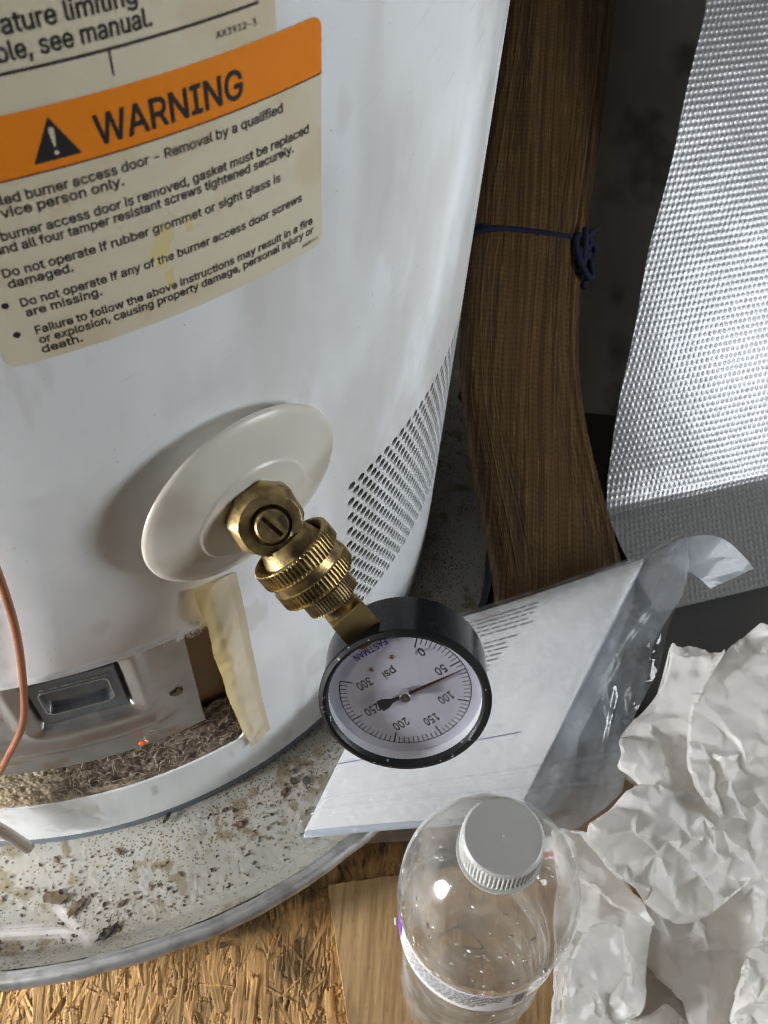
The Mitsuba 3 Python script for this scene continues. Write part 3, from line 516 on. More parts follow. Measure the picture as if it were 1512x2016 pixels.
put(dv + '__hose_nut', place(knurl(prof, ((.0003, .0072), (.0124, .0202)), 58, .0011, 10), NM), 'brass_clean', 22, label='wide knurled brass hose nut with two ribbed bands')
put(dv + '__outlet', place(lathe([(.0135, .0150), (.0135, .0165), (.0128, .0172), (.0118, .0190), (.0112, .0215), (.0105, .0230), (.0098, .0260)], 48), NM), 'brass', 40)
lab(dv, 'brass drain valve with white plastic collar sticking out of the heater front', 'valve')

# ------------------------------------------------------------------ pressure gauge
pg = 'pressure_gauge'
FM = frame(AXP(0), SV, GN) @ np.diag([GS, GS, GS, 1])
put(pg + '__fitting', place(knurl([(.0040, .0452)] + [(.0105, h) for h in np.linspace(.0455, .0515, 8)] + [(.0098, .0521), (.0040, .0522)], ((.0456, .0514),), 52, .0007), FM), 'brass_dark', 30, label='small ribbed brass ring under the hose nut')
th = []
for k in range(9): h = .0392 + k * .00075; th += [(.0059, h), (.0066, h + .00037)]
put(pg + '__thread', place(lathe([(.004, .0385)] + th + [(.0059, .0462), (.004, .0463)], 48), FM), 'brass', 20)
blk = m3.Manifold.hull(m3.Manifold.cube((.0142, .0142, .0100), True) + m3.Manifold.cube((.0130, .0130, .0112), True)).rotate((0, 0, 24)).translate((0, 0, .0345)) + m3.Manifold.cylinder(.008, .0062, .0062, 32).translate((0, 0, .0245))
put(pg + '__square_block', place(blk, FM), 'brass_dark2', 15, label='square brass wrench block where the stem enters the case')
RT = unit(np.cross(-SV, GN)); UP = -SV; DM = np.eye(4); DM[:3, 0], DM[:3, 1], DM[:3, 2], DM[:3, 3] = RT * GS, UP * GS, GN * GS, G
case = [(.00001, -.0255), (.0285, -.0255), (.0303, -.0245), (.0308, -.0230), (.0308, -.0032), (.0311, -.0026), (.0317, -.0020), (.0318, -.0008), (.0314, 0), (.0302, .0004)]
put(pg + '__case', place(lathe(case, 160), DM), 'black_paint', 40, label='round black painted gauge case')
put(pg + '__bezel', place(lathe([(.0316, -.0001), (.0302, .0007), (.0290, .0003), (.0284, -.0008), (.0282, -.0020)], 160), DM), 'worn_edge', 40, label='black front ring with chipped worn edge')
put(pg + '__inner_wall', place(lathe([(.0283, -.0018), (.0286, -.0074)], 160), DM), 'case_inside', True)
DD = -.0070
def dmesh(m): return place(m, DM)
put(pg + '__dial', dmesh(lathe([(.00001, DD), (.0285, DD)], 120)), 'dial_white', label='white dial face marked in psi')
sub = pg + '__dial__'
tk = []
for i in range(61):
    a = math.radians(225 - 4.5 * i); big = i % 10 == 0; r1 = .0245; r2 = .0199 if big else .0217; w = .00027 if big else .00018
    q = np.array([(r2, -w), (r1, -w), (r1, w), (r2, w)]); c, s = math.cos(a), math.sin(a); q = q @ np.array([[c, s], [-s, c]]); tk.append(tm((np.c_[q, np.full(4, DD + .00006)], [[0, 1, 2, 3]])))
aa = np.radians(np.linspace(225, -45, 160)); arc = np.vstack([np.c_[np.cos(aa) * r_, np.sin(aa) * r_, np.full(160, DD + .00006)] for r_ in (.02435, .02472)]); tk.append(tm((arc, [[j, j + 1, j + 161, j + 160] for j in range(159)])))
put(sub + 'scale', dmesh(join(tk)), 'ink_black', label='black tick marks and arc from 0 to 300')
def flat_text(t, x, y, h, width=None, bold=False, tall=1.0):
    m = meshkit.text_mesh(t, h, .00003, bold); v = np.array(m.vertices); w = np.ptp(v[:, 0]); k = (width / w) if width else 1.0
    v[:, 0] = (v[:, 0] - v[:, 0].min() - w / 2) * k + x; v[:, 1] = v[:, 1] - h / 2 + y; v[:, 2] += DD + .00004; return trimesh.Trimesh(v, m.faces, process=False)
for n_, x, y, w in (('0', -.0150, -.0112, .0020), ('50', -.0164, -.0006, .0042), ('100', -.0108, .0110, .0058), ('150', -.0006, .0163, .0058), ('200', .0102, .0118, .0061), ('250', .0152, .0002, .0061), ('300', .0106, -.0112, .0061)):
    put(sub + 'numeral', dmesh(flat_text(n_, x, y, .0036, w, True)), 'ink_black')
put(sub + 'unit_lettering', dmesh(flat_text('psi', 0, -.0100, .0034, .0052, True)), 'ink_black')
put(sub + 'maker_lettering', dmesh(flat_text('EASTMAN', -.0002, -.0224, .0027, .0142, True)), 'ink_blue', label='blue lettering at the foot of the dial')
for i, (x, y) in enumerate(((-.0048, -.0155), (.0045, -.0150))): put(sub + 'rivet', dmesh(lathe([(.00001, DD + .0006), (.0007, DD + .0005), (.0010, DD + .0001)], 20).apply_translation((x, y, 0))), 'brass', 40)
put(pg + '__stop_pin', dmesh(tube(np.array([(-.0137, -.0127, DD), (-.0137, -.0127, DD + .0022)]), .00045, 10)), 'steel', True)
na = math.radians(174.5); nd = V(math.cos(na), math.sin(na)); npn = V(-nd[1], nd[0])
ndl = [(-.0035, -.0006), (.006, -.00062), (.0232, -.00012), (.0232, .00012), (.006, .00062), (-.0035, .0006)]
cwt = [(-.003, -.0008), (-.0055, -.0010), (-.0085, -.0024), (-.0108, -.0026), (-.0114, 0), (-.0108, .0026), (-.0085, .0024), (-.0055, .0010), (-.003, .0008)]
def flatpoly(q, z, t): p_, t_ = patch2d(np.array([nd * a + npn * b_ for a, b_ in q]), .0015); return solid_sheet(p_, t_, np.c_[p_, np.full(len(p_), z + t)], np.c_[p_, np.full(len(p_), z)])
put(pg + '__needle', dmesh(flatpoly(ndl, DD + .0022, .0002)), 'needle_red', label='thin dark red needle pointing near 60')
put(pg + '__needle__counterweight', dmesh(flatpoly(cwt, DD + .0022, .0002)), 'ink_black')
put(pg + '__needle__hub', dmesh(lathe([(.00001, DD + .0042), (.0004, DD + .0040), (.0005, DD + .0043), (.0019, DD + .0043), (.0021, DD + .0040), (.0021, DD + .001)], 32)), 'steel', 30)
put(pg + '__lens', dmesh(lathe([(.00001, -.0018), (.0283, -.0018)], 96)), 'lens_glass')
lab(pg, 'black round water pressure gauge reading in psi, screwed to the brass drain valve', 'pressure gauge')

# ------------------------------------------------------------------ rolled bamboo blind with blue cord, leaning at the back
sp = spline([(.117, .292, .050), (.114, .320, .053), (.0955, .409, .066), (.0850, .483, .086), (.0875, .586, .129), (.095, .672, .165), (.101, .755, .200), (.106, .845, .238)], 160)
def blind():
    t = np.gradient(sp, axis=0); t /= np.linalg.norm(t, axis=1)[:, None]; n = 220; a = np.arange(n) * 2 * math.pi / n; out = []; g = np.random.default_rng(9)
    amp = g.uniform(.5, 1.3, 110)
    for i, (p_, d) in enumerate(zip(sp, t)):
        x = unit(np.cross(d, (0, 0, 1))); y = np.cross(x, d); y = y if y[2] > 0 else -y
        q = np.abs(np.cos(a)) ** .55 * np.sign(np.cos(a)) * .0405, np.abs(np.sin(a)) ** .6 * np.sign(np.sin(a)) * .0165
        bump = .0008 * np.abs(np.sin(a * 55)) * np.interp(a, np.linspace(0, 2 * math.pi, 110), amp) + .0005 * meshkit.noise(np.c_[a * 40, np.full(n, i * .5), np.full(n, 2)]) + .00035 * (i % 2)
        step = .004 * (np.cos(a) > .62) * -1 * (np.sin(a) > 0)
        sq = 1 - .05 * math.exp(-((i - 76) / 4) ** 2); out.append(p_ + np.outer(q[0] * sq * (1 + bump / .04), x) + np.outer(q[1] * sq * (1 + bump / .024) + step, y))
    v = np.array(out); f = grid_faces(160, n); m = tm((v.reshape(-1, 3), f)); wrapf = [[i * n + n - 1, i * n, (i + 1) * n, (i + 1) * n + n - 1] for i in range(159)]
    ends = [trimesh.Trimesh(np.vstack([v[k], sp[k:k + 1]]), [[j, (j + 1) % n, n] for j in range(n)], process=False) for k in (0, 159)]
    return join([m, tm((v.reshape(-1, 3), wrapf))] + ends), v
bm, bv = blind(); put('rolled_blind__slats', bm, 'bamboo', 40)
lab('rolled_blind', 'rolled brown woven wooden blind with fine ribs, leaning behind the heater', 'blind')
ring = bv[76]; cen = sp[76]; loop = np.vstack([cen + (ring - cen) * 1.035 + V(0, .0012, 0) * math.sin(j * .3) for j in range(1)]); loop = loop[::4]
loop = np.vstack([loop, loop[:1]]); loop = loop + np.c_[np.zeros(len(loop)), .004 * np.sin(np.linspace(0, 6.28, len(loop)) + .5), np.zeros(len(loop))]
put('tie_cord', join([tube(loop, .0026, 10), tube(loop + V(0, .0045, .0004), .0019, 8)]), 'cord_blue', True)
kx = ring[np.argmax(ring @ V(1, -.0, .35))]; kn = [tube(spline([kx + V(*(np.random.default_rng(20 + k).normal(0, .006, 3) * V(.7, 1.3, 1.3))) + V(.002, -.002, .003) for _ in range(1)] + [kx + np.random.default_rng(40 + k * 5 + q).normal(0, .006, 3) * V(.6, 1.3, 1) for q in range(4)], 24), .0024, 8) for k in range(5)]
kn += [tube(spline([kx, kx + V(.004, -.012, -.004), kx + V(.003, -.026, -.012)], 14), .002, 8), tube(spline([kx, kx + V(.006, .012, .006), kx + V(.012, .020, .004)], 14), .002, 8)]
put('tie_cord__knot', join(kn), 'cord_blue', True); lab('tie_cord', 'dark blue cord knotted around the brown rolled blind', 'cord')

aa_ = np.radians(np.linspace(-30, 24, 70)); rr2 = [(.2990, .0015), (.3015, .012), (.3035, .026), (.3050, .040), (.3058, .044), (.3066, .040), (.3050, .0015)]
nv = np.array([[TX + (r_ + .0012 * math.sin(a * 23 + h * 90)) * math.cos(a), TY + (r_ + .0012 * math.sin(a * 23 + h * 90)) * math.sin(a), h + .003 * math.sin(a * 9)*(h > .02)] for a in aa_ for r_, h in rr2])
put('plastic_strip', tm((nv, grid_faces(70, 7))), 'navy', True, label='dark navy plastic strip standing in the pan between the heater and the rolled blind', cat='plastic strip')
# ------------------------------------------------------------------ silver embossed foil sheet, folded at the floor
F1, F2 = V(.168, .409, .0), V(.289, .455, .0); FD = unit(F2 - F1); FH = V(-FD[1], FD[0], 0); tilt = math.radians(47)
def foil():
    px_, py_ = .0039, .0046; nu, nv = 7, 6; U = np.arange(0, .235, px_ / nu); Vv = np.arange(-.080, .372, py_ / nv)
    Ug, Vg = np.meshgrid(U, Vv, indexing='ij')
    edge = np.interp(Vg, [-.098, -.05, 0, .112, .192, .266, .335, .38], [-.006, -.006, -.004, .0270, .0535, .0809, .1060, .118]); Ug = Ug + edge + .0008 * np.sin(Vg * 60)
    iu, iv = (Ug / px_), (Vg / py_); iu = iu + .5 * (np.floor(iv) % 2); fu, fv = iu % 1 - .5, iv % 1 - .5; d = np.hypot(fu, fv)
    bump = .00050 * np.exp(-(d / .26) ** 2) + .00010 * meshkit.noise(np.stack([Ug * 900, Vg * 900, Ug * 0], -1))
    wave = .0030 * meshkit.fbm(np.stack([Ug * 14, Vg * 10, Ug * 0], -1)) - np.clip(.10 - Ug, 0, 1) ** 2 / .9 * np.clip(Vg / .03, 0, 1)
    rf = .016; ang = np.clip(Vg / rf, 0, tilt)        # rounded fold
    along = np.where(Vg < 0, Vg, np.where(Vg < rf * tilt, rf * np.sin(ang), rf * math.sin(tilt) + (Vg - rf * tilt) * math.cos(tilt)))
    up_ = np.where(Vg < 0, 0, np.where(Vg < rf * tilt, rf * (1 - np.cos(ang)), rf * (1 - math.cos(tilt)) + (Vg - rf * tilt) * math.sin(tilt)))
    nrm = -np.sin(ang)[..., None] * FH + np.cos(ang)[..., None] * V(0, 0, 1)
    p_ = F1 + Ug[..., None] * FD + along[..., None] * FH + up_[..., None] * V(0, 0, 1) + nrm * (bump + wave)[..., None] + V(0, 0, .002)
    return tm((p_.reshape(-1, 3), grid_faces(*Ug.shape)))
put('foil_sheet', foil(), 'foil', True, label='silver embossed foil insulation sheet standing at the right edge', cat='foil sheet')

# ------------------------------------------------------------------ clear zip bag with a printed manual, on the pan rim
A, B, Cc, D = V(-.027, .1532, .044), V(.0863, .1707, .052), V(.1569, .3167, .094), V(.0190, .2639, .074)
def bil(u, v): u, v = np.asarray(u)[..., None], np.asarray(v)[..., None]; return A * (1 - u) * (1 - v) + B * u * (1 - v) + Cc * u * v + D * (1 - u) * v
def sag(u, v): return -.005 * np.clip((v - .88) / .12, 0, 1.4) ** 2 + .003 * np.sin(np.clip(v, 0, 1) * 3.1) + .0015 * np.sin(u * 5 + v * 3)
U, Vv = np.meshgrid(np.linspace(0, 1, 60), np.linspace(0, 1, 80), indexing='ij'); top = bil(U, Vv); top[..., 2] += sag(U, Vv)
put('paper_manual__cover', tm((top.reshape(-1, 3), grid_faces(60, 80))), 'paper', True)
loopi = [(u, 0) for u in np.linspace(0, 1, 60)] + [(1, v) for v in np.linspace(0, 1, 80)[1:]] + [(u, 1) for u in np.linspace(1, 0, 60)[1:]] + [(0, v) for v in np.linspace(1, 0, 80)[1:-1]]
lu, lv = np.array(loopi).T; e0 = bil(lu, lv); e0[:, 2] += sag(lu, lv); rowsE = [e0 - V(0, 0, .0004 + .0013 * k) + V(.0008 * math.sin(k * 2.1), -.0009 * (k % 3), 0) for k in range(8)]; n = len(e0)
put('paper_manual__pages', tm((np.vstack(rowsE), [[r_ * n + j, (r_ + 1) * n + j, (r_ + 1) * n + (j + 1) % n, r_ * n + (j + 1) % n] for r_ in range(7) for j in range(n)])), 'paper_edge')
bot = top.copy(); bot[..., 2] -= .0096; put('paper_manual__back_cover', tm((bot.reshape(-1, 3), grid_faces(60, 80)[:, ::-1])), 'paper', True)
pr_ = []; g = np.random.default_rng(8)
for k in range(17):
    v0 = .925 - k * .0245; u0_, u1_ = .17, (.585 - k * .008); u_ = u0_
    while u_ < u1_:
        w = g.uniform(.012, .055); q = bil([u_, u_ + w, u_ + w, u_], [v0, v0, v0 + .0085, v0 + .0085]); q[:, 2] += sag(np.array([u_, u_ + w, u_ + w, u_]), np.array([v0, v0, v0, v0])) + .0003
        if k not in (5,): pr_.append(tm((q, [[0, 1, 2, 3]])))
        u_ += w + g.uniform(.008, .016)
put('paper_manual__print', join(pr_), 'ink_grey', label='block of faint small grey print, too small to read')
lu_ = np.linspace(.0, .82, 40); lv_ = np.linspace(.300, .314, 40); q = np.vstack([bil(lu_, lv_), bil(lu_, lv_ + .0055)]); q[:, 2] += np.r_[sag(lu_, lv_), sag(lu_, lv_)] + .0003
put('paper_manual__ruled_line', tm((q, [[j, j + 1, j + 41, j + 40] for j in range(39)])), 'ink_line')
lab('paper_manual', 'white printed paper manual inside the clear zip bag behind the gauge', 'manual')
def fold(x, y, k, ph=0): return np.abs(((x * math.cos(k) + y * math.sin(k) + ph) % 1) - .5) * 2
def filmtop():
    nu, nv = 150, 130; Vv = np.linspace(-.062, 1.02, nv); ue = np.interp(Vv, [-.06, 0, .06, .16, .25, .45, .6, .75, .9, 1.02], [1.34, 1.43, 1.46, 1.39, 1.34, 1.35, 1.29, 1.27, 1.20, 1.14])
    us = np.interp(Vv, [-.06, 0, .05, .12, .35, 1.02], [.03, -.05, -.06, -.03, -.03, -.02]); t = np.linspace(0, 1, nu); Ug = us[None] + (ue - us)[None] * t[:, None]; Vg = np.broadcast_to(Vv[None], Ug.shape)
    p_ = bil(Ug, Vg); x, y = p_[..., 0], p_[..., 1]
    xy = np.stack([x, y], -1); wr = .0042 * facets(xy, .030, 31, .9, 2.6) + .0020 * facets(xy, .012, 32, 1.2, 3.0) + .0004 * facets(xy, .005, 33, .2, 2.0)
    free = np.clip((Ug - 1.0) / .12, 0, 1); edge_ = np.clip((Vg + .062) / .062, 0, 1)
    z = p_[..., 2] + sag(np.clip(Ug, 0, 1), np.clip(Vg, 0, 1)) + .0008 + wr * (.30 + 1.3 * free) - .010 * (1 - edge_) ** 2 - .010 * free * (Ug - 1)
    z = z + free * .010 * np.clip(Vg - .25, 0, 1) + .0016 * np.exp(-((Vg - .075) / .007) ** 2) + .0016 * np.exp(-((Vg - .125 - .03 * Ug) / .007) ** 2)
    z = z - .007 * np.clip(-Ug / .05, 0, 1)
    return tm((np.stack([x, y, z], -1).reshape(-1, 3), grid_faces(nu, nv))), Ug, Vg, np.stack([x, y, z], -1)
fm, Ug, Vg, fp = filmtop(); put('zip_bag__front_film', fm, 'film', True)
i0 = 100
lower = fp[i0:].copy(); fr = np.clip((Ug[i0:] - .97) / .2, 0, 1); lower[..., 2] -= .006 + .012 * fr * meshkit.fbm(np.stack([lower[..., 0] * 25, lower[..., 1] * 25, lower[..., 0] * 0 + 3], -1)); lower[..., 0] += .004 * fr * np.sin(Vg[i0:] * 9); put('zip_bag__back_film', tm((lower.reshape(-1, 3), grid_faces(*lower.shape[:2]))), 'film_hazy', True)
mid = fp[i0 + 4:, :].copy(); mid[..., 2] -= .003; put('zip_bag__side_fold', tm((mid[:22].reshape(-1, 3), grid_faces(22, mid.shape[1]))), 'film_hazy', True)
# curled flap at the upper right corner
top_e = fp[-34:, -1]; S2, W2 = np.meshgrid(np.linspace(0, 1, 40), np.linspace(0, 1, 22), indexing='ij'); base0, base1 = V(.1655, .3140, .094), V(.1773, .3265, .099)
tip0, tip1 = V(.1957, .3015, .083), V(.2249, .3195, .075); fl = (base0 * (1 - S2[..., None]) + base1 * S2[..., None]) * (1 - W2[..., None]) + (tip0 * (1 - S2[..., None]) + tip1 * S2[..., None]) * W2[..., None]
fl[..., 2] += .013 * np.sin(W2 * 2.4) * (.4 + .6 * S2) + .0035 * facets(np.stack([S2 * .03, W2 * .06], -1), .012, 51, .6, 2.5) ; fl[..., 1] += .006 * np.sin(W2 * 3.1) * S2
put('zip_bag__curled_corner', tm((fl.reshape(-1, 3), grid_faces(40, 22))), 'film_hazy', True)
lab('zip_bag', 'clear plastic zip bag lying across the pan rim, holding white papers', 'bag')
card = V([0, 0, 0]) if False else None
q = np.array([(.0880, .1640, .030), (.1300, .1690, .032), (.1340, .1590, .030), (.0920, .1520, .028)]); put('paper_card__sheet', solid_sheet(*(lambda e: (e[:, :2], np.array([[0, 2, 1], [0, 3, 2]]), e, e - V(0, 0, .0008)))(q)), 'paper')
q2 = np.array([(.0915, .1545, .0308), (.1250, .1600, .0322), (.1256, .1580, .0320), (.0920, .1525, .0306)]); put('paper_card__red_stripe', tm((q2, [[0, 3, 2, 1]])), 'red_print')
lab('paper_card', 'white card with a red stripe poking out under the zip bag behind the bottle', 'card')

# ------------------------------------------------------------------ crumpled white plastic bags
def relax(p_, t_, n, z0, dome, seed, ang, grow, pleat, iters, lim):
    g = np.random.default_rng(seed); d = edge_dist(p_[:n], p_)
    e = np.vstack([t_[:, [0, 1]], t_[:, [1, 2]], t_[:, [2, 0]]]); e = np.unique(np.sort(e, 1), axis=0); i, j = e.T
    dv = p_[j] - p_[i]; L0 = np.linalg.norm(dv, axis=1); mid = (p_[i] + p_[j]) / 2; N = len(p_)
    a_l = ang + 1.1 * (meshkit.fbm(np.c_[mid * 16, np.full(len(mid), seed + 3)], 2) - .5) * 2; c2 = ((dv[:, 0] * np.cos(a_l) + dv[:, 1] * np.sin(a_l)) / np.maximum(L0, 1e-9)) ** 2
    loc = np.clip((meshkit.fbm(np.c_[mid * 22, np.full(len(mid), seed + 7)], 3) - .30) * 3.0, .15, 1.15)
    rest = L0 * (1 + (grow * .5 + pleat * c2) * loc); base = z0 + dome * (1 - np.exp(-d / .012)) + .018 * (facets(p_, .040, seed, ang, 1.4) - .5)
    X = np.c_[p_, base + .010 * (facets(p_, .018, seed + 1, ang + 1.57, 2.6) - .5) + g.normal(0, .0008, N)]; deg = np.bincount(np.r_[i, j], minlength=N)[:, None]; P0 = p_.copy()
    for it in range(iters):
        D = X[j] - X[i]; l = np.linalg.norm(D, axis=1); C = (D / np.maximum(l, 1e-9)[:, None]) * ((l - rest) * .5)[:, None]
        X = X + 1.4 * np.stack([np.bincount(i, C[:, k], N) - np.bincount(j, C[:, k], N) for k in range(3)], -1) / deg
        X[:, :2] += .02 * (P0 - X[:, :2]); X[:n, :2] += .3 * (P0[:n] - X[:n, :2]); X[:, 2] = np.clip(X[:, 2], base - lim, base + lim)
    return X
def lobe(poly, z0, dome, seed, ang, skirt=.05, step=.0012, coarse=.0062, grow=.16, pleat=.30, iters=140, lim=.012):
    """a piece of thin sheet with more area than its outline: a coarse mesh buckles into flat facets and sharp folds, a fine one carries the small creases"""
    poly = np.array(poly, float); g = np.random.default_rng(seed)
    from scipy.interpolate import splprep, splev
    tck, _ = splprep(np.vstack([poly, poly[:1]]).T, s=1e-5, per=True); b_ = np.array(splev(np.linspace(0, 1, 420)[:-1], tck)).T
    b_ = b_ + .0030 * (facets(b_, .009, seed + 60) - .5)[:, None]
    bc = b_[::5]; pc, tc = patch2d(bc, coarse); nc = len(resample(bc, coarse)); pc[nc:] += g.normal(0, coarse * .26, (len(pc) - nc, 2)); tc = Delaunay(pc).simplices
    Xc = relax(pc, tc, nc, z0, dome, seed, ang, grow, pleat, iters, lim)
    p_, t_ = patch2d(b_, step); n = len(resample(b_, step))
    c_ = bc.mean(0); ring = c_ + (bc - c_) * 1.25; k = np.argmin(np.linalg.norm(pc[None, :nc] - bc[:, None], axis=2), axis=1)
    disp = np.vstack([Xc - np.c_[pc, np.zeros(len(pc))], (Xc - np.c_[pc, np.zeros(len(pc))])[k]]); X = np.c_[p_, np.zeros(len(p_))] + LinearNDInterpolator(np.vstack([pc, ring]), disp)(p_)
    m1 = np.clip((meshkit.fbm(np.c_[p_ * 34, np.full(len(p_), seed + 5)], 3) - .38) * 5, .10, 1)
    X[:, 2] += .0028 * (facets(p_, .0044, seed + 2, ang + .3, 4.5) - .5) * m1 + .0012 * (facets(p_, .0024, seed + 6, ang - .5, 3.0) - .5) * m1
    X[:n, 2] -= .002
    m = trimesh.Trimesh(X, t_, process=False); bb, zb = X[:n, :2], X[:n, 2]; c = bb.mean(0)
    rows = [np.c_[bb, zb]] + [np.c_[c + (bb - c) * (1 - .06 * min(q, .12) / .12 - .6 * q) + .003 * (facets(np.c_[bb[:, 0] + q * .02, bb[:, 1]], .006, seed + 20, 0) - .5)[:, None], zb - skirt * q ** 1.2] for q in (.10, .3, .55, 1.0)]
    sk = tm((np.vstack(rows), [[r_ * n + q, (r_ + 1) * n + q, (r_ + 1) * n + (q + 1) % n, r_ * n + (q + 1) % n] for r_ in range(4) for q in range(n)]))
    return join([m, sk])
PU = [[.1694, .2631], [.1822, .2595], [.1946, .2557], [.1901, .2471], [.1833, .2363], [.1788, .2245], [.1786, .2048], [.1808, .1863], [.1777, .1745], [.1613, .1714], [.1418, .1835], [.1337, .1909], [.1389, .1966], [.1377, .2058], [.1446, .218], [.1552, .2287], [.1631, .241], [.1664, .2567]]
PRr = [[.1884, .2475], [.196, .2563], [.2096, .2707], [.2194, .2769], [.2576, .2844], [.2336, .1669], [.201, .164], [.1839, .1599], [.1734, .1675], [.1729, .1983], [.1731, .2173], [.1791, .2327]]
PLo = [[.1148, .1548], [.1194, .1405], [.1301, .1297], [.1425, .1179], [.1509, .1137], [.1603, .1118], [.1681, .1151], [.1808, .1262], [.1966, .1362], [.2234, .1551], [.2226, .1778], [.1972, .1794], [.1748, .1773], [.1482, .1788], [.135, .1737], [.1252, .1613]]
PH = [[.1011, .1588], [.1206, .1559], [.1409, .1327], [.1548, .1195], [.1509, .1155], [.1267, .1285], [.1109, .1424]]
PK = [[.1163, .1077], [.127, .1191], [.1389, .1084], [.1423, .0839], [.1369, .0686], [.1075, .0610], [.1070, .0808]]
PM = [[.1077, .1655], [.1286, .1658], [.1324, .1559], [.1457, .1416], [.1575, .1245], [.1546, .1128], [.1528, .1025], [.1495, .0907], [.1486, .0808], [.1326, .0723], [.1105, .060], [.1045, .0733], [.112, .1022], [.1136, .1417]]
PN = [[.1542, .1311], [.1706, .135], [.1889, .1341], [.2031, .1455], [.2466, .1545], [.2299, .0676], [.1727, .0631], [.1703, .0875], [.1626, .096], [.1572, .1066]]
PQ = [[.2274, .121], [.204, .1121], [.1929, .1054], [.1856, .0979], [.1852, .0898], [.1866, .0798], [.1862, .0612], [.2165, .0636]]
PS = [[.1305, .073], [.1556, .0807], [.1679, .0866], [.1718, .0798], [.1759, .0628], [.1173, .0561]]
bg = 'plastic_bag'
put(bg, join([lobe(PU, .083, .003, 1, 1.1, .06), lobe(PRr, .094, .004, 2, .3, .06), lobe(PLo, .092, .004, 3, 1.25, .05)]), 'bag_plastic', 24)
put(bg, join([lobe(PM, .046, .006, 4, .15, .045), lobe(PS, .048, .006, 7, 1.4, .04), lobe(PH, .070, .003, 11, -.72, .02), lobe(PK, .058, .004, 12, 1.35, .03)]), 'bag_plastic', 24)
put(bg, join([lobe([[.112, .062], [.111, .10], [.116, .145], [.130, .150], [.150, .140], [.20, .15], [.235, .13], [.23, .06], [.17, .056]], .014, .006, 21, .5, .014, coarse=.008), lobe(PN, .040, .005, 5, .1, .04), lobe(PQ, .070, .008, 6, .8, .06)]), 'bag_plastic', 24)
for k, t in ((bg, 'large crumpled white plastic bag right of the zip bag, uppermost of the three'), (bg + '_001', 'crumpled white plastic bag touching the right side of the bottle'), (bg + '_002', 'crumpled white plastic bag in the bottom right corner')): lab(k, t, 'plastic bag', 'crumpled white plastic bags')

# ------------------------------------------------------------------ water bottle
BT, BB = V(.0528, .1052, .2176), V(.0640, .0905, .0040); BZ = unit(BT - BB); HB = np.linalg.norm(BT - BB); WM = frame(BB, BZ, V(0, -1, 0))
bp = [(.0001, .006), (.012, .004), (.024, .0005), (.0295, .002), (.0325, .007), (.0330, .014)]
for k in range(7): z = .020 + k * .0125; bp += [(.0336, z), (.0322, z + .004), (.0316, z + .0065), (.0326, z + .009)]
bp += [(.0345, .112), (.0352, .118), (.0352, .140), (.0362, .146), (.0368, .154), (.0362, .163), (.0345, .172), (.0315, .1805), (.0270, .1885), (.0215, .1950), (.0165, .1995), (.0140, .2020), (.0132, .2045)]
from scipy.interpolate import PchipInterpolator
bpa = np.array(bp); tt_ = np.r_[0, np.cumsum(np.hypot(*np.diff(bpa, axis=0).T))]; ti = np.linspace(0, tt_[-1], 260); bpf = np.c_[PchipInterpolator(tt_, bpa[:, 0])(ti), PchipInterpolator(tt_, bpa[:, 1])(ti)]
def crush(r, h, A):
    k = np.clip((.112 - h) / .03, 0, 1); return r * (1 - .10 * k * (meshkit.noise(np.stack([np.cos(A) * 2 + 5, np.sin(A) * 2, h * 35], -1)) - .3) - .012 * k * np.sin(A * 9 + h * 260)) + .0006 * (meshkit.noise(np.stack([np.cos(A) * 6, np.sin(A) * 6, h * 120], -1)) - .5)
put('water_bottle__shell', place(lathe(bpf, 160, crush), WM), 'bottle_plastic', True, label='empty clear plastic shell with ribs and inside droplets')
def capr(r, h, A):
    k = np.clip((h - .2045) / .0006, 0, 1) * np.clip((.2150 - h) / .0006, 0, 1); return r - .0007 * k * (.5 - .5 * np.tanh(2 * np.sin(A * 60)))
cp_ = [(.0136, .2035), (.0149, .2035), (.0151, .2045)] + [(.0151, h) for h in np.linspace(.205, .2148, 8)] + [(.0146, .2160), (.0138, .2167), (.0126, .2168), (.0115, .2165), (.006, .2165), (.00001, .2165)]
put('water_bottle__cap', place(lathe(cp_, 480, capr), WM), 'cap_plastic', 35, label='translucent white screw cap with fine ribs')
put('water_bottle__cap__gate_mark', place(lathe([(.00001, .2168), (.0004, .2168), (.0006, .2165)], 12), WM), 'cap_plastic', True)
def wrap(a0, a1, z0, z1, off, na=60, nz=8):
    a, z = np.meshgrid(np.radians(np.linspace(a0, a1, na)), np.linspace(z0, z1, nz), indexing='ij'); r_ = .0352 + off; return place(tm((np.stack([r_ * np.cos(a), r_ * np.sin(a), z], -1).reshape(-1, 3), grid_faces(na, nz))), WM)
put('water_bottle__wrapper', wrap(-110, 30, .1165, .1415, .0004), 'label_white', True, label='white paper wrapper round the bottle below the shoulder')
put('water_bottle__wrapper__purple_patch', wrap(-108, -72, .122, .1412, .0007, 14), 'ink_purple', True)
put('water_bottle__wrapper__green_mark', wrap(-92, -86, .126, .136, .0010, 4), 'ink_green', True)
ws = []; g = np.random.default_rng(17)
for k in range(6):
    a = -64
    while a < 18 - k * 5: w = g.uniform(2, 5); ws.append(wrap(a, a + w, .1385 - k * .0030, .1396 - k * .0030, .0008, 3, 2)); a += w + 1.1
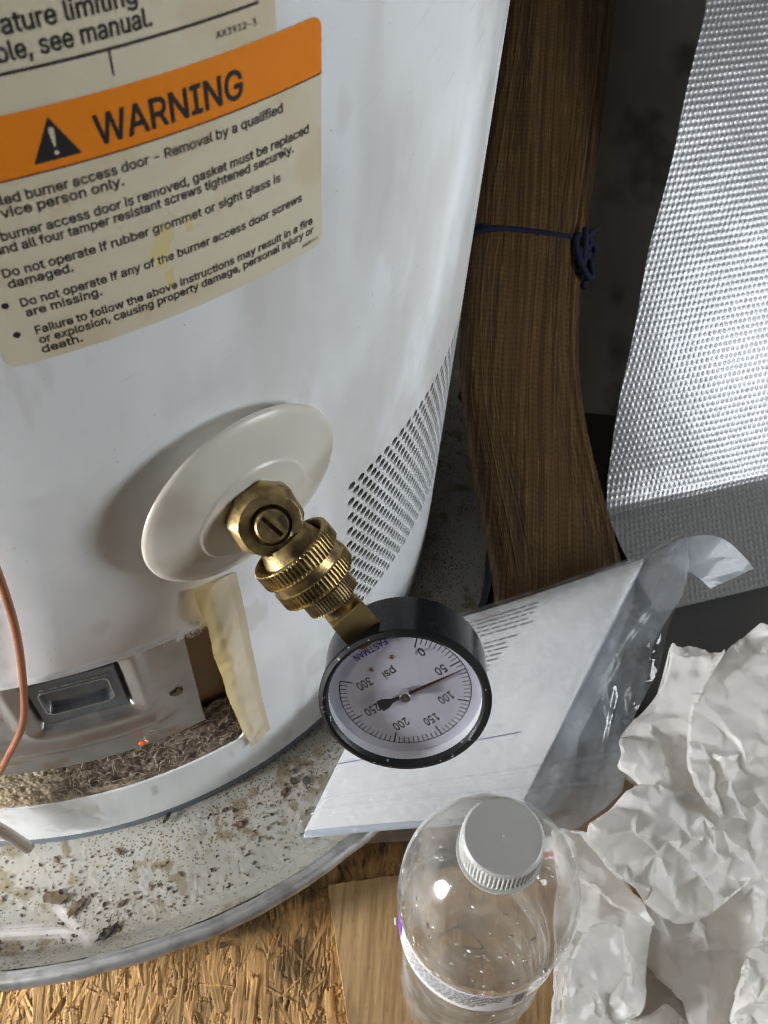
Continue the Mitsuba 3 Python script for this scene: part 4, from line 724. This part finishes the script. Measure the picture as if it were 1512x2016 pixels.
for k in range(13): ws.append(wrap(21 + k * .65, 21 + k * .65 + g.uniform(.2, .45), .122, .1385, .0008, 2, 2))
put('water_bottle__wrapper__print', join(ws), 'ink_black', label='tiny black print and bar code, too small to read')
put('water_bottle__neck_ring', place(lathe([(.0134, .2015), (.0160, .2022), (.0160, .2030), (.0134, .2034)], 60), WM), 'cap_plastic', 30)
dr_, gl_ = [], []
for k in range(420):
    i = int(np.clip(g.normal(190, 30), 110, 246)); a = g.uniform(0, 6.28) if g.random() < .4 else math.radians(g.normal(-30, 60)); r_, h = bpf[i]; s_ = min(.0019, .00026 + abs(g.normal(0, .0004)))
    n_ = unit(V(math.cos(a), math.sin(a), .35)); o = V((r_ - .0003) * math.cos(a), (r_ - .0003) * math.sin(a), h); ic = trimesh.creation.icosphere(1 if s_ < .0008 else 2, s_); ic.apply_transform(frame(o, n_, (0, 0, 1)) @ np.diag([1, g.uniform(1, 1.3), .6, 1])); (gl_ if g.random() < .55 and s_ < .0008 else dr_).append(ic)
mat('droplet_glint', two(pr((.85, .85, .84), .08, specular=.9)))
put('water_bottle__droplets', place(join(dr_), WM), 'water', True, kind='stuff'); put('water_bottle__fine_mist', place(join(gl_), WM), 'droplet_glint', True, kind='stuff')
lab('water_bottle', 'clear empty plastic water bottle with white cap standing beside the drain pan', 'bottle')

# ------------------------------------------------------------------ loose bits on the wood
put('white_crumb', tube(np.array([(.0262, .1222, .0048), (.0268, .1187, .0048)]), .0006, 8), 'label_white', True, label='tiny white rod shaped crumb on the plywood left of the bottle', cat='crumb')
put('wood_splinter', tube(spline([(-.1010, .0835, .0), (-.0995, .0770, .0012), (-.0985, .0720, .0)], 10), np.linspace(.0006, .0002, 10), 6), 'plywood', True, label='pale wood splinter sticking out beside the pan rim', cat='splinter')
put('pebble', place(trimesh.creation.icosphere(2, .0016), frame(V(-.0665, .1020, -.0032), (0, 0, 1), (1, .3, 0)) @ np.diag([1.2, 1, .7, 1])), 'debris_brown', True, label='small brown pebble on the strand board against the pan rim', cat='pebble')
